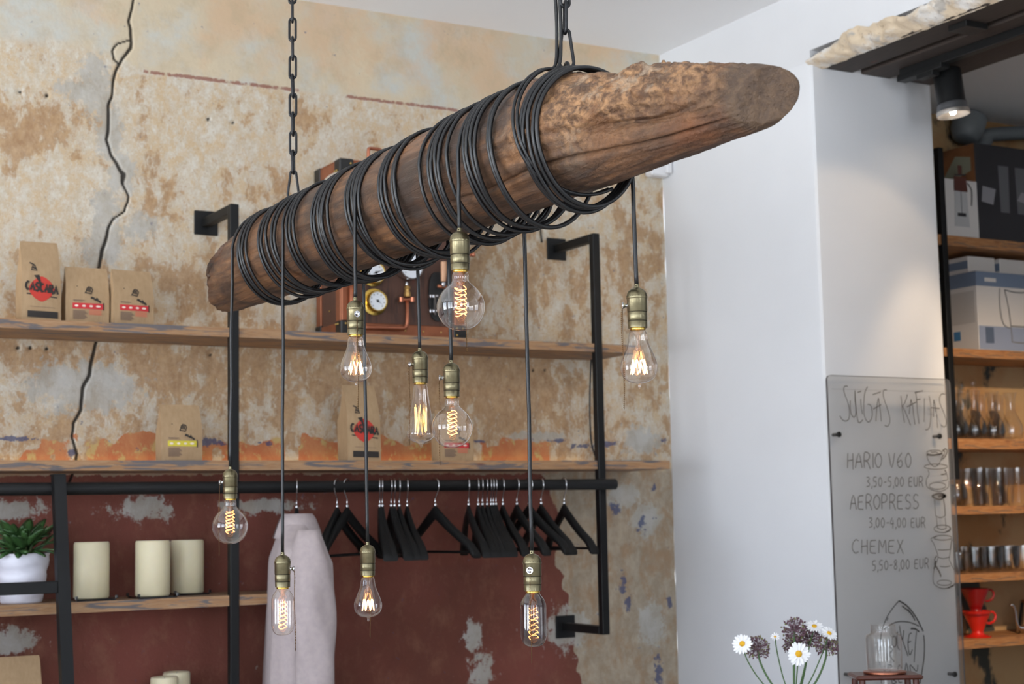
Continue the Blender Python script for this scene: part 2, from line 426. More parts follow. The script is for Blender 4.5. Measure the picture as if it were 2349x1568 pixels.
    # orange band
    org = g.mix(g.rng(n_mid, .4, .62), lin((180, 108, 72)), lin((190, 132, 88)))
    org = g.mix(g.rng(n_mid2, .54, .60), org, lin((188, 162, 108)))
    col = g.mix(g.rng(g.math('ADD', A[2], g.math('MULTIPLY', g.math('SUBTRACT', n_mid2, .5), 1.3)), .42, .52), col, org)
    # old red paint
    redc = g.mix(g.rng(n_big, .35, .65), lin((126, 70, 59)), lin((108, 61, 48)))
    redc = g.mix(g.rng(n_fine, .64, .7, 0, .4), redc, lin((154, 134, 120)))
    redc = g.mix(g.rng(n_mid, .52, .70, 0, .5), redc, lin((142, 100, 78)))
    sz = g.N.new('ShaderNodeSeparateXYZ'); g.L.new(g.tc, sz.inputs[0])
    low_shade = g.mix(g.rng(n_mid2, .4, .6), lin((150, 134, 114)), lin((172, 160, 142)))  # greyer lower plaster, with light falloff towards the floor put into its colour
    low_shade = g.mix(g.rng(n_mid, .5, .62, 0, .7), low_shade, lin((158, 128, 98)))
    col = g.mix(g.rng(g.math('ADD', sz.outputs[2], g.math('MULTIPLY', n_mid2, .08)), 1.735, 1.705, 0, .85), col, low_shade)
    rm = g.rng(g.math('ADD', A[1], g.math('MULTIPLY', g.math('SUBTRACT', n_mid2, .5), 1.1)), .42, .52)
    col = g.mix(rm, col, redc)
    grc = g.mix(g.rng(n_mid, .4, .6), lin((182, 180, 174)), lin((166, 160, 148)))
    col = g.mix(gm, col, grc)
    col = g.mix(g.rng(g.math('ADD', B[1], g.math('MULTIPLY', g.math('SUBTRACT', g.noise(34, 8, .7), .5), 3.4)), .55, .66, 0, .8), col, lin((62, 74, 112)))
    col = g.mix(g.rng(g.math('MULTIPLY', C[1], g.rng(n_st, .3, .6)), .3, .6, 0, .8), col, lin((132, 74, 62)))
    col = g.mix(g.rng(B[2], .25, .7, 0, .92), col, lin((38, 32, 26)))
    g.base(col, .9)
    g.bump(g.math('ADD', g.math('MULTIPLY', n_st, .6), g.math('ADD', n_mid2, g.math('MULTIPLY', mo, -.35))), .45, .005)
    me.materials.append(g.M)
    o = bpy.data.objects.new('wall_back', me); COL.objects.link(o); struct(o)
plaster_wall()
MB().box((XL - .3, YB + .012, 0), (XR, YB + .3, ZC)).build('wall_back_masonry', WHITE)
bpy.data.objects['wall_back_masonry'].name = 'trim_4'; struct(bpy.data.objects['trim_4'])

def holed_wall(name, fixed, horiz, holes, a0, a1, thick):
    """wall in plane x=fixed (horiz='y') or y=fixed (horiz='x') with rectangular holes"""
    mb = MB()
    def bx(u0, u1, z0, z1):
        if u1 - u0 < 1e-4 or z1 - z0 < 1e-4: return
        if horiz == 'y': mb.box((fixed - thick, u0, z0), (fixed, u1, z1))
        else: mb.box((u0, fixed - thick, z0), (u1, fixed, z1))
    u = a0
    for h0, h1, z0, z1 in holes:
        bx(u, h0, 0, ZC); bx(h0, h1, 0, z0); bx(h0, h1, z1, ZC); u = h1
    bx(u, a1, 0, ZC)
    return struct(mb.build(name, WHITE))
holed_wall('wall_left', XL, 'y', [(w[1], w[2], w[3], w[4]) for w in WINS if w[0] == 'left'], YF, YB, .3)
holed_wall('wall_front', YF, 'x', [(w[1], w[2], w[3], w[4]) for w in WINS if w[0] == 'front'], XL, XR, .3)
for k, (w, a0, a1, z0, z1) in enumerate(WINS):
    mb = MB(); t = .05
    def fr(u0, u1, q0, q1):
        if w == 'left': mb.box((XL - .16, u0, q0), (XL - .10, u1, q1))
        else: mb.box((u0, YF - .16, q0), (u1, YF - .10, q1))
    fr(a0, a0 + t, z0, z1); fr(a1 - t, a1, z0, z1); fr(a0 + t, a1 - t, z0, z0 + t); fr(a0 + t, a1 - t, z1 - t, z1)
    mid = (a0 + a1) / 2; fr(mid - .03, mid + .03, z0 + t, z1 - t); fr(a0 + t, mid - .03, z1 - .65, z1 - .6); fr(mid + .03, a1 - t, z1 - .65, z1 - .6)
    struct(mb.build('window_%d' % (k + 1), WHITE))

YO = 1.2   # near end of the opening
mb = MB()
# pier with rounded arris
arr = [(XR, YB), (XR, YJ + .02), (XR + .004, YJ + .008), (XR + .012, YJ + .001), (XR + .03, YJ), (XJ - .02, YJ), (XJ - .004, YJ + .006), (XJ, YJ + .02), (XJ, YB)]
mb.prism(arr, 0, ZO + .02, 'z')
mb.box((XR, YJ + .0, ZO + .02), (XJ, YB, ZC))
mb.box((XR, YO, ZO + .06), (XJ, YJ, ZC))
mb.box((XR, YF, 0), (XJ, YO, ZC))
struct(mb.build('wall_right', WHITE, smooth=30))
g = G('floor_boards'); v = g.map((9, .8, 1)); nn = g.noise(3, 6, .6, v)
br = g.N.new('ShaderNodeTexBrick'); br.inputs['Scale'].default_value = 1.0; br.inputs['Brick Width'].default_value = 1.6; br.inputs['Row Height'].default_value = .14
br.inputs['Mortar Size'].default_value = .003; g.L.new(g.map((1, 1, 1), rot=(0, 0, PI / 2)), br.inputs['Vector'])
g.base(g.mix(br.outputs['Fac'], g.mix(g.rng(nn, .3, .7), lin((206, 198, 188)), lin((190, 182, 172))), lin((120, 112, 104))), .5)
struct(MB().box((XL - .3, YF - .3, -.1), (8.3, YB + .3, 0)).build('floor', g.M))
struct(MB().box((XL - .3, YF - .3, ZC), (XJ, YB + .3, ZC + .15)).build('ceiling', mat('ceiling_paint', (244, 245, 247), .85, var=.01, vscale=2)))
# bar room beyond the opening
g = G('bar_wall_plaster'); n1 = g.noise(1.7, 6, .6, g.map((1.4, 1, .8), (3, 1, 2.2))); n2 = g.noise(14, 6, .6)
c = g.mix(g.rng(g.noise(3, 5), .4, .6), lin((176, 132, 86)), lin((188, 158, 116)))
c = g.mix(g.rng(n1, .53, .56), c, lin((66, 70, 66)))
g.base(c, .85); g.bump(n2, .3)
BARW = g.M
struct(MB().box((XJ, YB, 0), (8.0, YB + .3, ZC)).build('wall_bar_back', BARW))
struct(MB().box((8.0, YF, 0), (8.3, YB + .3, ZC)).build('wall_bar_right', WHITE))
struct(MB().box((XJ, YF - .3, 0), (8.0, YF, ZC)).build('wall_bar_front', WHITE))
struct(MB().box((XJ, YF - .3, 3.30), (8.3, YB + .3, 3.5)).build('ceiling_bar', WHITE))

# lintel: rough exposed masonry strip over dark boards
DARKW = wood_pine('dark_lintel_board', (64, 54, 48), (52, 44, 40), (44, 38, 36), axis=1)
TRIMW = mat('board_edge_plaster', (190, 176, 158), .85, bump=.4, var=.15)
mb = MB(); ny = 260; nt = 14
ys = np.linspace(YO, YJ + .012, ny)
V = []; 
for i, y in enumerate(ys):
    top = .050 + .026 * noise.noise(Vector((y * 4.1, 0, 0))) + .026 * noise.noise(Vector((y * 11, 4, 0))) + .010 * noise.noise(Vector((y * 40, 4, 0)))
    if y > YJ - .2: top *= (YJ + .03 - y) / .23 * .8 + .2
    for j in range(nt):
        t = j / (nt - 1)
        z = ZO - .002 + .004 * noise.noise(Vector((y * 30, 9, 0))) * (1 - t) + (top + .014) * t
        x = XR + .058 - .062 * t ** .7
        r = .022 * noise.noise(Vector((y * 9, z * 16, 2))) + .016 * noise.noise(Vector((y * 30, z * 34, 5))) + .005 * noise.noise(Vector((y * 90, z * 90, 5)))
        e = min(1, 4 * t * (1 - t) + .2)
        V.append((x - .010 * e + r * e, y, z))
mb.add(V, [(i * nt + j, i * nt + j + 1, (i + 1) * nt + j + 1, (i + 1) * nt + j) for i in range(ny - 1) for j in range(nt - 1)])
g = G('rough_masonry'); n1 = g.noise(9, 6, .6); n2 = g.noise(60, 6, .6)
c = g.mix(g.rng(n1, .42, .55), lin((222, 219, 214)), lin((214, 196, 170))); c = g.mix(g.rng(g.noise(13, 4), .60, .68), c, lin((176, 170, 162)))
c = g.mix(g.rng(n2, .6, .7, 0, .7), c, lin((150, 128, 104))); g.base(c, .95); g.bump(n2, .8, .006)
struct(mb.build('trim_1', g.M, smooth='all'))
for i, (x0, x1) in enumerate(((XR + .045, XR + .195), (XR + .235, XR + .375), (XR + .415, XJ - .01))):
    b = MB().bbox((x0, YO, ZO), (x1, YJ - .002, ZO + .05), .004).build('lintel_board', DARKW)
    tag(b, ['dark timber board under the opening head, next to the broken plaster edge', 'middle dark timber board under the opening head', 'dark timber board under the opening head nearest the coffee shelves'][i], 'beam', 'boards under the opening head')
struct(MB().box((XR + .05, YO, ZO + .05), (XJ, YJ, ZO + .062)).build('trim_2', TRIMW))

# white box in the corner
WPL = mat('white_plastic', (222, 222, 224), .45)
p0 = onY(1500, 375, YB - .05); p1 = onY(1533, 405, YB - .05)
b = thing('alarm_sensor', ((3.665), YB - .03, p1[2]), 'small white plastic sensor box in the top corner of the walls, behind the beam', 'sensor')
MB().bbox((3.618, YB - .055, p1[2]), (3.706, YB - .004, p1[2] + .085), .006).build('housing', WPL, b)
MB().bbox((3.70 - .02, YB - .075, p1[2] + .01), (3.706, YB - .055, p1[2] + .075), .003).build('cover', WPL, b)

# ------------------------------------------------------------------ the driftwood beam
BX, BZ = 1.325, 2.11
YN, YFAR = 1.665, 3.62
def beam_c(y):
    """centre and radius of the beam at y"""
    r = .100 - .006 * max(0, (y - 2.4) / 1.4)
    if y < 2.12:
        t = min(1, (2.12 - y) / (2.12 - YN)); t = t * t * (3 - 2 * t) * .3 + t * .7
        r2 = .100 + (.043 - .100) * t
        return BX + (.100 - r2) * .78, BZ - (.100 - r2) * .72, r2
    return BX, BZ, r
def build_beam():
    ny, na = 620, 220
    V = []
    for i in range(ny):
        s0 = i / (ny - 1); y = YN + (.62 * s0 / .55 if s0 < .55 else .62 + (YFAR - YN - .62) * (s0 - .55) / .45); s = (y - YN) / (YFAR - YN)
        cx, cz, r = beam_c(y)
        for j in range(na):
            a = 2 * PI * j / na; ca, sa = math.cos(a), math.sin(a)
            n0 = Vector((ca * 1.2, y * 2.2, sa * 1.2))
            d = .006 * noise.noise(n0 * 1.1) + .0022 * noise.noise(Vector((ca * 7, y * 4, sa * 7))) + .0009 * noise.noise(Vector((ca * 30, y * 10, sa * 30)))
            # erosion on the upper near side of the near end
            up = max(0, math.cos(a - math.radians(125)))
            wgt = min(1, max(0, (2.28 - y) / .35)) * min(1, up * 1.5 + .12)
            q = Vector((cx + ca * r, y, cz + sa * r))
            wgt *= min(1, max(0, (y - YN) / .05))
            q2 = Vector((q.x, q.y * .42, q.z)) + Vector((.02, 0, .02)) * noise.noise(q * 9)
            ero = noise.noise(q2 * 11) * .7 + noise.noise(q2 * 24 + Vector((3, 1, 2))) * .35 + noise.noise(q2 * 55) * .14
            st = math.floor(ero * 5) / 5
            rid = abs(noise.noise(q2 * 30 + Vector((7, 7, 7))))
            d += wgt * (.036 * (st * .6 + ero * .4) - .012 * rid + .003 * noise.noise(q2 * 120) + .0014 * noise.noise(q * 220) + .002)
            # long split low on the near side
            g1 = a - math.radians(222 - 14 * noise.noise(Vector((y * 3, 5, 5))) + 10 * (y - 2.0))
            tipf = min(1, max(0, (y - YN - .03) / .07))
            d -= .010 * tipf * math.exp(-(g1 / .035) ** 2) * min(1, max(0, (2.5 - y) / .3))
            g2 = a - math.radians(197 + 40 * (y - 1.9) + 6 * noise.noise(Vector((y * 9, 1, 5))))
            d -= .016 * tipf * math.exp(-(g2 / .09) ** 2) * math.exp(-((y - 1.87) / .10) ** 2)
            if y > 3.4:
                d += .004 * noise.noise(q * 30) * (y - 3.4) / .4
            yy = y
            if s > .78:  # far end: top cut back, bottom sticks out
                k = (s - .78) / .22
                yy = y + k * (-.085 - .17 * sa + .022 * noise.noise(Vector((ca * 3, sa * 3, 8))) + .012 * noise.noise(Vector((ca * 12, sa * 12, 8))))
            if y < YN + .05:
                k = 1 - (y - YN) / .05
                yy = y + k * (-.012 * sa - .022 * ca)
                d = d * (1 - .6 * k) - .007 * k ** 3
            V.append((cx + ca * (r + d), yy, cz + sa * (r + d)))
    F = []
    for i in range(ny - 1):
        for j in range(na): F.append((i * na + j, (i + 1) * na + j, (i + 1) * na + (j + 1) % na, i * na + (j + 1) % na))
    mb = MB(); mb.add(V, F)
    for end, i in ((0, 0), (1, ny - 1)):
        ring = [Vector(mb.v[i * na + j]) for j in range(na)]
        c = sum(ring, Vector()) / na; rav = sum((q - c).length for q in ring) / na; prev = [i * na + j for j in range(na)]
        for k in (.93, .78, .5, .25):
            base = len(mb.v)
            for j in range(na):
                rd = ring[j] - c; L_ = rav * (1 - k ** 6) + rd.length * k ** 6; rd = rd.normalized() * L_ * k; p = c + rd; p.y = ring[j].y * k + c.y * (1 - k); p.y += (.003 * noise.noise(p * 60)) + (.004 if end == 0 else -.006) * (1 - k)
                mb.v.append(tuple(p))
            for j in range(na): mb.f.append((prev[j], prev[(j + 1) % na], base + (j + 1) % na, base + j))
            prev = [base + j for j in range(na)]
        mb.v.append((c.x, c.y + (.004 if end == 0 else -.006), c.z)); ci = len(mb.v) - 1
        for j in range(na): mb.f.append((prev[j], prev[(j + 1) % na], ci))
    g = G('old_beam_wood')
    # object origin sits at the beam axis, y along the grain
    v1 = g.map((9, 1.6, 9)); v2 = g.map((34, 3.6, 34)); v3 = g.map((1.1, .7, 1.1))
    n1 = g.noise(1.3, 7, .62, v1, .8); n2 = g.noise(1.6, 7, .65, v2, .5); n3 = g.noise(7, 8, .65, v3, .6); n4 = g.noise(70, 6, .65)
    c = g.mix(g.rng(n1, .35, .62), lin((74, 52, 38)), lin((128, 90, 60)))
    c = g.mix(g.rng(n2, .42, .62, 0, .75), c, lin((60, 45, 36)))
    c = g.mix(g.rng(n3, .45, .60, 0, .85), c, lin((50, 40, 34)))
    c = g.mix(g.rng(g.noise(4, 5, .6, g.map((1, .4, 1), (3, 3, 3))), .6, .72, 0, .75), c, lin((146, 88, 48)))
    # eroded end: lighter ochre crumbly wood
    sep = g.N.new('ShaderNodeSeparateXYZ'); g.L.new(g.tc, sep.inputs[0])
    ye = g.rng(g.math('ADD', sep.outputs[1], g.math('MULTIPLY', g.math('SUBTRACT', n3, .5), .5)), .30, .52, 1, 0)
    hi = g.rng(g.math('ADD', g.math('SUBTRACT', sep.outputs[2], g.math('MULTIPLY', sep.outputs[0], .7)), g.math('MULTIPLY', g.math('SUBTRACT', n3, .5), .12)), -.06, .03)
    er = g.mix(g.rng(n4, .40, .60), lin((92, 64, 42)), lin((172, 130, 90)))
    er = g.mix(g.rng(g.noise(30, 8, .7, g.map((1, .6, 1))), .52, .60, 0, .75), er, lin((76, 54, 38)))
    er = g.mix(g.rng(g.noise(14, 5, .6), .52, .62, 0, .7), er, lin((120, 78, 44)))
    er = g.mix(g.rng(g.noise(22, 5, .6, g.map((1, 1, 1), (4, 1, 1))), .56, .66, 0, .6), er, lin((178, 158, 134)))
    c = g.mix(g.math('MULTIPLY', ye, hi), c, er)
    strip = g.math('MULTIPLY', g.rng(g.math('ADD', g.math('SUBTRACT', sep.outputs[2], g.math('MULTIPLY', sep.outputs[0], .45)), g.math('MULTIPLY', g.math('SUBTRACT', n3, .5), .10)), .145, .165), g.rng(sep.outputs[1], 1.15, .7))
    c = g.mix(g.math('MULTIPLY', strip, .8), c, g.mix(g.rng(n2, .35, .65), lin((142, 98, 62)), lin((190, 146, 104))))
    ring = g.N.new('ShaderNodeTexWave'); ring.wave_type = 'BANDS'; ring.bands_direction = 'DIAGONAL'; ring.inputs['Scale'].default_value = 60; ring.inputs['Distortion'].default_value = 3
    g.L.new(g.tc, ring.inputs['Vector'])
    c = g.mix(g.math('MULTIPLY', g.rng(ring.outputs[0], .3, .6, .35, 0), g.math('MULTIPLY', ye, g.rng(n3, .5, .4))), c, lin((92, 62, 40)))
    tip = g.rng(sep.outputs[1], .035, .05, 1, 0)
    c = g.mix(tip, c, g.mix(g.rng(n4, .4, .6), lin((78, 60, 46)), lin((98, 76, 56))))
    g.base(c, g.rng(n2, .3, .7, .38, .62)); g.bump(g.math('ADD', g.math('MULTIPLY', n2, .7), g.math('MULTIPLY', n4, g.math('MULTIPLY', ye, 1.2))), .9, .008)
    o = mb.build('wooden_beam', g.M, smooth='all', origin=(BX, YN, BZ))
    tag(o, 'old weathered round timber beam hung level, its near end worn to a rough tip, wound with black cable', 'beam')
build_beam()

# chains
def chain(loc_y, ztop_beam, rot0, label, x=BX):
    root = thing('chain', (x, loc_y, ztop_beam), label, 'chain', 'chains holding the beam')
    p = .0437; hw = .0073; wire = .0029
    def link(L, w0, w1, nm):
        pts = []
        for k in range(10): a = PI * k / 9; pts.append((w1 * math.cos(a), 0, L / 2 - w1 + w1 * math.sin(a)))
        for k in range(10): a = PI + PI * k / 9; pts.append((w0 * math.cos(a), 0, -L / 2 + w0 + w0 * math.sin(a)))
        return MB().tube(pts, wire, 8, closed=True).build(nm, CHAINM, root, smooth='all', world=False)
    a = link(.066, .0125, .0065, 'bottom_link'); a.location = (0, 0, .026); a.rotation_euler = (0, 0, rot0)
    e = MB().tube([(.011 * math.cos(q), 0, .011 * math.sin(q)) for q in np.linspace(0, 2 * PI, 18, endpoint=False)], .0032, 8, closed=True).build('eye_bolt', CHAINM, root, smooth='all', world=False)
    e.location = (0, 0, -.008); e.rotation_euler = (0, 0, rot0 + PI / 2)
    l0 = link(p + 2 * wire * 1.6, hw, hw, 'chain_link')
    z = .057 + p / 2; k = 0
    while ztop_beam + z < ZC + .01:
        l = l0 if k == 0 else l0.copy()
        if k: COL.objects.link(l)
        l.parent = root; l.location = (0, 0, z); l.rotation_euler = (random.uniform(-.03, .03), 0, rot0 + (PI / 2 if k % 2 == 0 else 0) + random.uniform(-.15, .15))
        z += p; k += 1
    h = MB().lathe([(.002, -.05), (.002, 0), (.025, 0), (.025, .012), (.001, .012)], (0, 0, ZC - ztop_beam - .012), 20).build('ceiling_hook', CHAINM, root, world=False)
chain(3.277, 2.225, -.55, 'black steel chain holding the far end of the beam, in front of the plaster wall')
chain(2.113, 2.222, -.25, 'black steel chain holding the near end of the beam, a cable running down beside it')

# supply cable next to the near chain
pts = smoothpts([(BX - .012, 2.125, ZC), (BX - .016, 2.12, 2.8), (BX - .014, 2.118, 2.45), (BX - .008, 2.116, 2.33), (BX - .010, 2.112, 2.26)] + [(BX + .1075 * math.cos(a), 2.108 - .012 * (a - 1.6), BZ + .1075 * math.sin(a)) for a in np.linspace(1.75, 5.2, 14)], 4)
pts2 = [(p[0] - .004, p[1] + .006, p[2]) for p in pts]
c = MB().tube(pts, .0029, 8).tube(pts2, .0029, 8).build('supply_cable', RUBBER, smooth='all')
tag(c, 'pair of black cables running down beside the near chain to the beam', 'cable')

# ------------------------------------------------------------------ pendants
BRASS = mat('antique_brass', (124, 116, 90), .32, .92, var=.22, vscale=60, bump=.06, bscale=200)
BRASSD = mat('antique_brass_groove', (58, 52, 38), .5, .8)
GOLD = mat('bright_brass', (226, 190, 98), .22, 1.0)
CHROME = mat('chrome', (205, 205, 208), .15, 1.0)
BEAD = mat('bead_chain_brass', (120, 92, 62), .4, .9)
BULB = glass('bulb_glass', (.955, .935, .92), 1.0, f0=.06, power=2.6)
SMOKE = glass('smoked_glass', (.52, .50, .50), 1.0, f0=.06, power=2.6)
FIL = emis('filament', (1.0, .38, .12), 5.5)
FILW = emis('filament_hot', (1.0, .52, .24), 8.0)
FILY = emis('filament_straight', (1.0, .58, .18), 3.4)
STEMG = glass('bulb_stem', (1.0, .93, .86), 1.0)
WIRE = mat('support_wire', (190, 130, 90), .3, 1.0)

def coil_path(ys, end_side, sag=.012, seed=0, start=PI):
    rs = random.Random(seed); P = []
    n = len(ys); tot = 2 * PI * (n - 1) + (0 if end_side == 'near' else PI)
    if n == 1: tot = PI if end_side == 'far' else .001
    st = -PI * .9
    steps = int((tot - st) / .10); ph = rs.random() * 6; sg = [sag * rs.uniform(.75, 1.2) for _ in range(n + 2)]
    for i in range(steps + 1):
        t = st + (tot - st) * i / steps
        a = start + t
        k = max(0, t / (2 * PI)); i0 = min(int(k), n - 1); i1 = min(i0 + 1, n - 1); f = k - i0
        f2 = f * f * (3 - 2 * f)
        y = ys[i0] * (1 - f2) + ys[i1] * f2
        fade = min(1, max(0, (tot - t) / 1.2))
        y += fade * (.007 * math.sin(a * 1.0 + ph) + .0022 * noise.noise(Vector((t * .7, seed, 0))))
        cx, cz, r = beam_c(y)
        R = r + .0060 + .0035 * abs(noise.noise(Vector((a * .5, seed * 3, 4)))) + .0012 * (i0 % 2)
        low = max(0, -math.sin(a)) ** 1.3
        z = cz + R * math.sin(a) - low * sg[i0] - .002
        P.append((cx + R * math.cos(a), y, z))
    return P

def helix(c, r0, z0, z1, turns, ph=0, r1=None, sq=1.0):
    P = []; n = int(abs(turns) * 16); r1 = r1 or r0
    for i in range(n + 1):
        t = i / n; a = ph + 2 * PI * turns * t; r = r0 + (r1 - r0) * t
        P.append((c[0] + r * math.cos(a), c[1] + r * math.sin(a) * sq, c[2] + z0 + (z1 - z0) * t + .0012 * math.sin(3 * a)))
    return P

SOCK = [(.0038, 0), (.0042, -.0055), (.0065, -.0062), (.0105, -.0082), (.0135, -.011), (.0155, -.0145), (.0165, -.019), (.0171, -.0222), (.0166, -.0232), (.0162, -.0245),
        (.0162, -.0435), (.0155, -.0445), (.0152, -.0456), (.0158, -.0468), (.0159, -.0575), (.0152, -.0585), (.0150, -.0602), (.0156, -.0612), (.0153, -.0705), (.0125, -.071)]
PROFILES = {
 'globe': [(.0118, 0), (.0132, -.003), (.0138, -.007), (.0136, -.011), (.0142, -.0145), (.0175, -.0185), (.0235, -.024), (.0300, -.031), (.0360, -.0405), (.0392, -.050), (.0398, -.0565),
           (.0388, -.065), (.0355, -.0745), (.0300, -.0835), (.0220, -.0905), (.0130, -.0945), (.0050, -.0962), (.0004, -.0965)],
 'pear': [(.0118, 0), (.0142, -.004), (.0150, -.009), (.0158, -.016), (.0185, -.025), (.0228, -.035), (.0268, -.045), (.0295, -.054), (.0300, -.060), (.0288, -.068), (.0250, -.0755),
          (.0185, -.0810), (.0110, -.0840), (.0050, -.0852), (.0030, -.0865), (.0024, -.0885), (.0024, -.0915), (.0004, -.0935)],
 'tube': [(.0118, 0), (.0135, -.003), (.0165, -.007), (.0200, -.012), (.0222, -.018), (.0229, -.026), (.0229, -.068), (.0224, -.076), (.0200, -.084), (.0155, -.0895), (.0095, -.0925), (.0004, -.0935)],
 'cone': [(.0118, 0), (.0138, -.004), (.0152, -.012), (.0178, -.034), (.0210, -.056), (.0245, -.077), (.0275, -.092), (.0288, -.0985), (.0280, -.1035), (.0235, -.1095), (.0165, -.1145), (.0095, -.1175),
          (.0050, -.1195), (.0030, -.1225), (.0022, -.1255), (.0004, -.1275)]}

def cord_hang(a, b, seed):
    P = []
    for i in range(15):
        t = i / 14; p = np.array(a) * (1 - t) + np.array(b) * t
        w = .0022 * math.sin(PI * t)
        P.append((p[0] + w * noise.noise(Vector((t * 4, seed, 0))), p[1] + w * noise.noise(Vector((t * 4, seed, 9))), p[2]))
    return P

def pendant(px, py, X, ys, side, kind, knob, chain_len, label, blabel, seed, smoked=False, extra=None, sag=.012, rotf=0.0):
    top = onX(px, py, X)
    root = thing('pendant_lamp', tuple(top), label, 'pendant lamp', 'bare bulb pendants hanging from the beam')
    P = coil_path(ys, side, sag, seed)
    end = P[-1]
    hang = cord_hang((end[0], end[1], end[2]), (top[0], top[1], top[2] - .002), seed)
    # swing the first bit of the hang smoothly under the tangent
    MB().tube(P + hang[1:], .0036, 8).build('cord', RUBBER, root, smooth='all')
    c = tuple(top)
    so = MB().lathe(SOCK, c, 40).build('socket', BRASS, root, smooth=50)
    gr = MB()
    for zz, rr in ((-.0450, .01565), (-.0595, .01545)): gr.lathe([(rr, zz - .0006), (rr + .0002, zz), (rr, zz + .0006)], c, 40, cap0=False, cap1=False)
    for k in range(22):
        a = 2 * PI * k / 22; gr.ball((c[0] + .0164 * math.cos(a), c[1] + .0164 * math.sin(a), c[2] - .0195), .0007, 6)
    gr.ball((c[0] - .003, c[1] - .0028, c[2] - .003), .0012, 6)
    gr.build('socket_groove', BRASSD, so, smooth='all')
    MB().lathe([(.0122, -.0705), (.0126, -.0715), (.0126, -.0738), (.0118, -.0745)], c, 32).build('lamp_collar', GOLD, root, smooth=50)
    # switch knob with bead chain
    ang = knob; dx, dy = math.cos(ang), math.sin(ang)
    Mk = Matrix.Rotation(ang, 4, 'Z') @ Matrix.Rotation(PI / 2, 4, 'Y')
    kc = (c[0] + dx * .0155, c[1] + dy * .0155, c[2] - .034)
    MB().lathe([(.0030, 0), (.0030, .004), (.0045, .0055), (.0058, .0075), (.0058, .0085), (.0046, .0085), (.0032, .0055), (.0004, .005)], kc, 20, Mk, True, False).build('switch_knob', CHROME, so, smooth=50)
    ch = MB(); x0 = c[0] + dx * .0235; y0 = c[1] + dy * .0235; nb = int(chain_len / .0031)
    for k in range(nb):
        f = min(1, k / 5); ch.ball((x0 + dx * .0015 * f + .0012 * math.sin(k * .13 + seed), y0 + dy * .0015 * f + .001 * math.cos(k * .11), c[2] - .036 - k * .0031), .00115, 6)
    ch.tube([(x0, y0, c[2] - .036), (x0 + dx * .0015, y0 + dy * .0015, c[2] - .036 - nb * .0031)], .0004, 5)
    ch.build('pull_chain', BEAD, root, smooth='all')
    zb = c[2] - .0742
    bl = MB().lathe([(r, z) for r, z in interp_profile(PROFILES[kind])], (c[0], c[1], zb), 48, cap0=False, cap1=False).build('bulb', SMOKE if smoked else BULB, root, smooth='all')
    if blabel: bl['label'] = blabel
    # glass stem and wires
    st = MB().lathe([(.0105, 0), (.0085, -.004), (.0045, -.010), (.0032, -.018), (.0030, -.028), (.0044, -.032), (.0006, -.034)], (c[0], c[1], zb), 16, cap0=False).build('glass_stem', STEMG, bl, smooth='all')
    f = MB(); fm = FIL; w = MB(); cc = (c[0], c[1], zb)
    if kind in ('globe', 'tube'):
        za, zz = (-.024, -.072) if kind == 'globe' else (-.026, -.080)
        rr = .0095 if kind == 'globe' else .0085
        if kind == 'globe' or True:
            f.tube(helix(cc, rr, za, zz, 3.1, rotf), .0007, 6)
            f.tube(helix(cc, rr, za, zz, 3.1, rotf + PI), .0007, 6)
        for k in range(4):
            a = PI / 2 * k + .4; w.tube([(cc[0] + .003 * math.cos(a), cc[1] + .003 * math.sin(a), cc[2] - .014), (cc[0] + rr * math.cos(a), cc[1] + rr * math.sin(a), cc[2] + za)], .0002, 4)
        w.tube([(cc[0], cc[1], cc[2] - .01), (cc[0], cc[1], cc[2] + zz)], .0004, 5)
    elif kind == 'pear':
        fm = FILW; n = 8
        pts = []
        for k in range(2 * n + 1):
            a = 2 * PI * k / (2 * n) + rotf
            r, z = (.0135, -.070) if k % 2 else (.0095, -.047)
            pts.append((cc[0] + r * math.cos(a), cc[1] + r * math.sin(a), cc[2] + z))
        f.tube(smoothpts(pts, 4), .0007, 6)
        pts = []
        for k in range(2 * 5 + 1):
            a = 2 * PI * k / 10 + .2
            r, z = (.0078, -.055) if k % 2 else (.0050, -.034)
            pts.append((cc[0] + r * math.cos(a), cc[1] + r * math.sin(a), cc[2] + z))
        w2 = MB().tube(pts, .00035, 5).build('filament', FIL, bl, smooth='all')
        w.tube([(cc[0], cc[1], cc[2] - .01), (cc[0], cc[1], cc[2] - .064)], .0005, 5)
    else:
        fm = FILY; n = 9; pts = []
        for k in range(2 * n):
            a = 2 * PI * k / (2 * n)
            r, z = (.0115, -.098) if k % 2 else (.0120, -.044)
            z += .004 * math.sin(k * 2.3)
            p = (cc[0] + r * math.cos(a), cc[1] + r * math.sin(a), cc[2] + z)
            pts.append(p)
        f.tube(pts, .00065, 6)
        for k in range(8):
            a = PI / 4 * k; w.tube([(cc[0], cc[1], cc[2] - .03), (cc[0] + .011 * math.cos(a), cc[1] + .011 * math.sin(a), cc[2] - .045)], .0002, 4)
            w.tube([(cc[0], cc[1], cc[2] - .106), (cc[0] + .011 * math.cos(a), cc[1] + .011 * math.sin(a), cc[2] - .099)], .0002, 4)
        w.tube([(cc[0], cc[1], cc[2] - .03), (cc[0], cc[1], cc[2] - .107)], .0005, 5)
    f.build('filament', fm, bl, smooth='all'); w.build('support_wire', WIRE, bl, smooth='all')
    return root
def interp_profile(pr, k=3):
    q = smoothpts([(r, 0, z) for r, z in pr], k); return [(max(.0003, p[0]), p[2]) for p in q]
def ynear(*xs):
    return [float(onX(x, 440 + (985 - x) * .405, BX - .105)[1]) for x in xs]
NX, FX = BX - .1075, BX + .1085
def lastY(px, py, X): return float(onX(px, py, X)[1])
CAMSIDE = math.atan2(-.8619, -.495)   # towards the camera
LEFTK = math.atan2(.496, -.868); RIGHTK = math.atan2(-.496, .868)
